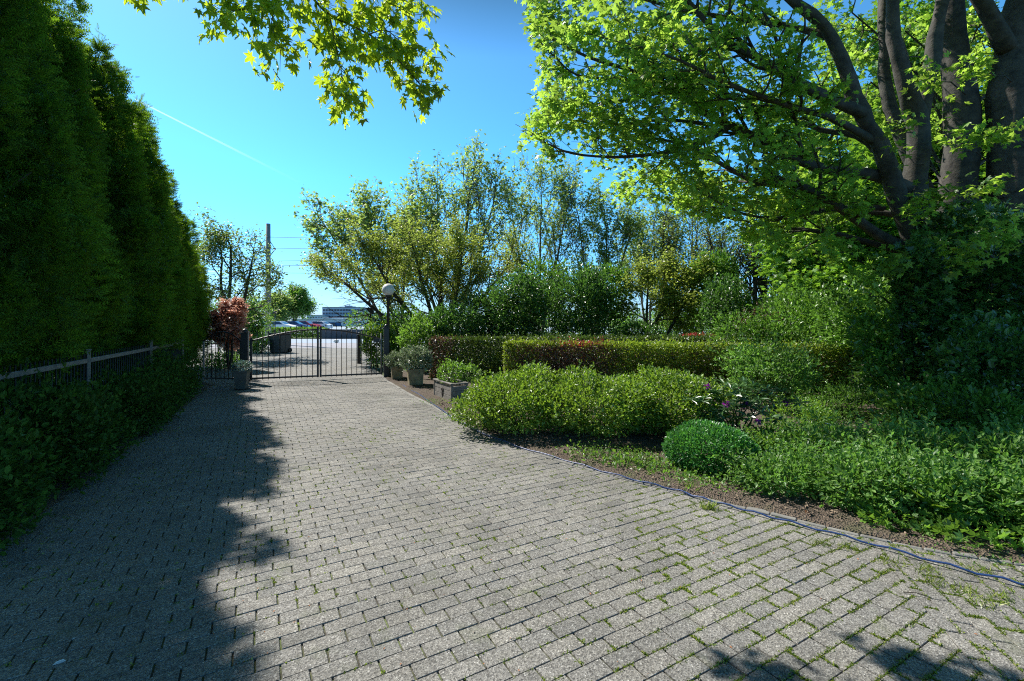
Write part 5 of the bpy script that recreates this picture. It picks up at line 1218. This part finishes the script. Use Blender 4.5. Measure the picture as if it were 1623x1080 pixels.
for (px, py, Y) in ((1121, 614, 5.55), (1181, 643, 5.25), (1200, 670, 5.05), (1234, 684, 4.95), (1151, 642, 5.3), (1245, 640, 5.5)):
    c = P(px, py, Y) - Vector((2.72, 5.55, 0)); m = 26; d = norm(g.normal(size=(m, 3)) + [0, -.3, .5])
    link('flower_head', leaf_mesh('flower_head', [(np.array(list(c)) + d * .014, d + g.normal(size=(m, 3)) * .3, g.normal(size=(m, 3)), g.uniform(.028, .045, m), OVAL, 0)]), MAT['purple_petal'], rh)
# perennials in the right foreground
pe = [('leafy perennial clump nearest the green dome shrub', 2.52, 4.35, .5, .25, 'perennial_leaf', .036), ('leafy perennial clump with mint like leaves behind the bare mulch', 3.0, 3.98, .5, .36, 'perennial_leaf', .040),
      ('leafy perennial clump around the broad leaved dock', 3.42, 3.72, .46, .38, 'perennial_leaf', .042), ('airy leafy clump at the right edge in front, by the dandelion clocks', 3.86, 3.42, .5, .36, 'perennial_leaf', .038),
      ('taller leafy clump behind the dock plant', 3.75, 4.35, .6, .46, 'perennial_leaf', .042), ('taller leafy clump at the right edge, behind the dandelion clocks', 4.45, 4.05, .6, .5, 'perennial_leaf', .042), ('leafy clump directly behind the blue flowers', 3.3, 4.8, .6, .36, 'perennial_leaf', .038),
      ('sprawling green clump at the foot of the rhododendron', 2.95, 5.1, .42, .26, 'mid_leaf', .035)]
for i, (lab, x, y, rx, h, lf, sz) in enumerate(pe):
    lob = [(0, 0, h * .5, rx, rx * .8, h * .55), (-.2, -.1, h * .4, rx * .55, rx * .5, h * .5), (.2, .05, h * .55, rx * .55, rx * .5, h * .5)]
    x -= .06; y -= .28 if i < 4 else .12
    shrub('perennial', lab, 'plant', (x, y, .01), lob, 5000, sz * 1.1, lf, OVAL, 'leafy perennials in the right foreground bed', stems=18, stem_r=.004, bark='maple_bark', shell=.35, shoots=150, shoot_len=.22, zmin=.015, bumpy=.2)
shrub('ground_cover', 'dark glossy low creeper under the perennials at the lower right', 'plant', (3.2, 3.08, .01), [(0, 0, .05, .42, .2, .07), (.45, -.1, .05, .4, .2, .07), (-.35, .25, .05, .3, .2, .06)], 900, .05, 'mid_leaf', MAPLE, stems=0, zmin=.01, up=1.0)
shrub('ground_cover', 'bright patch of lobed leaves at the corner of the perennial bed', 'plant', (4.1, 2.85, .01), [(0, 0, .06, .5, .2, .08), (.5, -.1, .06, .5, .2, .08)], 1200, .05, 'mid_leaf', MAPLE, stems=0, zmin=.01, up=1.0)
# dock
dk = thing('dock_plant', 'broad leaved dock with large pale green leaves among the perennials', 'plant', (3.06, 3.3, 0))
m = 14; an = g.random(m) * 2 * pi; tp = np.c_[np.cos(an), np.sin(an), g.uniform(.5, 1.5, m)]
link('foliage', leaf_mesh('foliage', [(np.c_[.02 * np.cos(an), .02 * np.sin(an), g.uniform(.05, .2, m)], tp, np.tile([0, 0, 1.0], (m, 1)) - tp * [.5, .5, 0], g.uniform(.16, .26, m), OVAL, 0)]), MAT['bright_leaf'], dk)
mb = MB(); mb.tube([(0, 0, -.02), (0, 0, .25)], [.01, .006], 6); mb.build('stem', MAT['bright_leaf'], dk)
# dandelion clocks
for (px, py, Y, lab) in ((1597, 771, 3.55, 'white dandelion clock at the far right, the taller one'), (1562, 776, 3.6, 'fainter dandelion clock just left of the taller one')):
    p = P(px, py, Y); o = thing('dandelion', lab, 'dandelion', (p.x, p.y, 0), 0, 'dandelion clocks')
    mb = MB(); mb.tube([(0.03, 0, 0), (.01, 0, p.z * .5), (0, 0, p.z)], .0022, 5); mb.build('stem', MAT['bright_leaf'], o)
    m = 160; d = norm(g.normal(size=(m, 3))); link('seed_head', leaf_mesh('seed_head', [(np.array([0, 0, p.z]) + d * .013, d, g.normal(size=(m, 3)), np.full(m, .014), LONG, 0)]), MAT['feather_white'], o)
# bluebells
for (px, py, Y, lab) in ((1313, 676, 4.9, 'small blue flower spike left of the taller perennials'), (1425, 732, 4.2, 'small blue flower spike among the perennials above the dock')):
    p = P(px, py, Y); o = thing('blue_flower', lab, 'flower', (p.x, p.y, 0), 0, 'blue flower spikes')
    mb = MB(); mb.tube([(0, 0, 0), (.01, 0, p.z + .03)], .003, 5); mb.build('stem', MAT['bright_leaf'], o)
    m = 40; q = np.c_[g.normal(size=m) * .012, g.normal(size=m) * .012, p.z + g.uniform(-.04, .04, m)]; link('flower', leaf_mesh('flower', [(q, g.normal(size=(m, 3)) - [0, 0, .4], g.normal(size=(m, 3)), np.full(m, .02), OVAL, 0)]), MAT['blue_petal'], o)
# background belt of trees closing the horizon
bt_ = Tree(55)
for i, (px0, px1, Y, h, n, lab) in enumerate(((560, 1000, 46, 2.6, 9000, 'far green belt of shrubs behind the middle trees'), (980, 1700, 40, 2.6, 12000, 'far green belt of shrubs behind the trees on the right'), (-400, 430, 95, 5.5, 9000, 'distant dark belt of trees beyond the car park on the left'))):
    a = P(px0, 508, Y); b = P(px1, 508, Y); k = 16; g2 = np.random.default_rng(90 + i)
    lob = [((b.x - a.x) * (j + .5) / k, g2.uniform(-1.5, 1.5), h * .42, (b.x - a.x) / k * .8, 1.8, h * g2.uniform(.42, .62)) for j in range(k)]
    me_ = leaf_mesh('tree_belt', shrub_groups(lob, n, .0055 * Y, OVAL, rng=g2, shoots=120, shoot_len=.7))
    o = link('tree_belt', me_, MAT['mid_leaf']); o.location = (a.x, a.y, 0); props(o, lab, 'tree belt', kind='stuff')
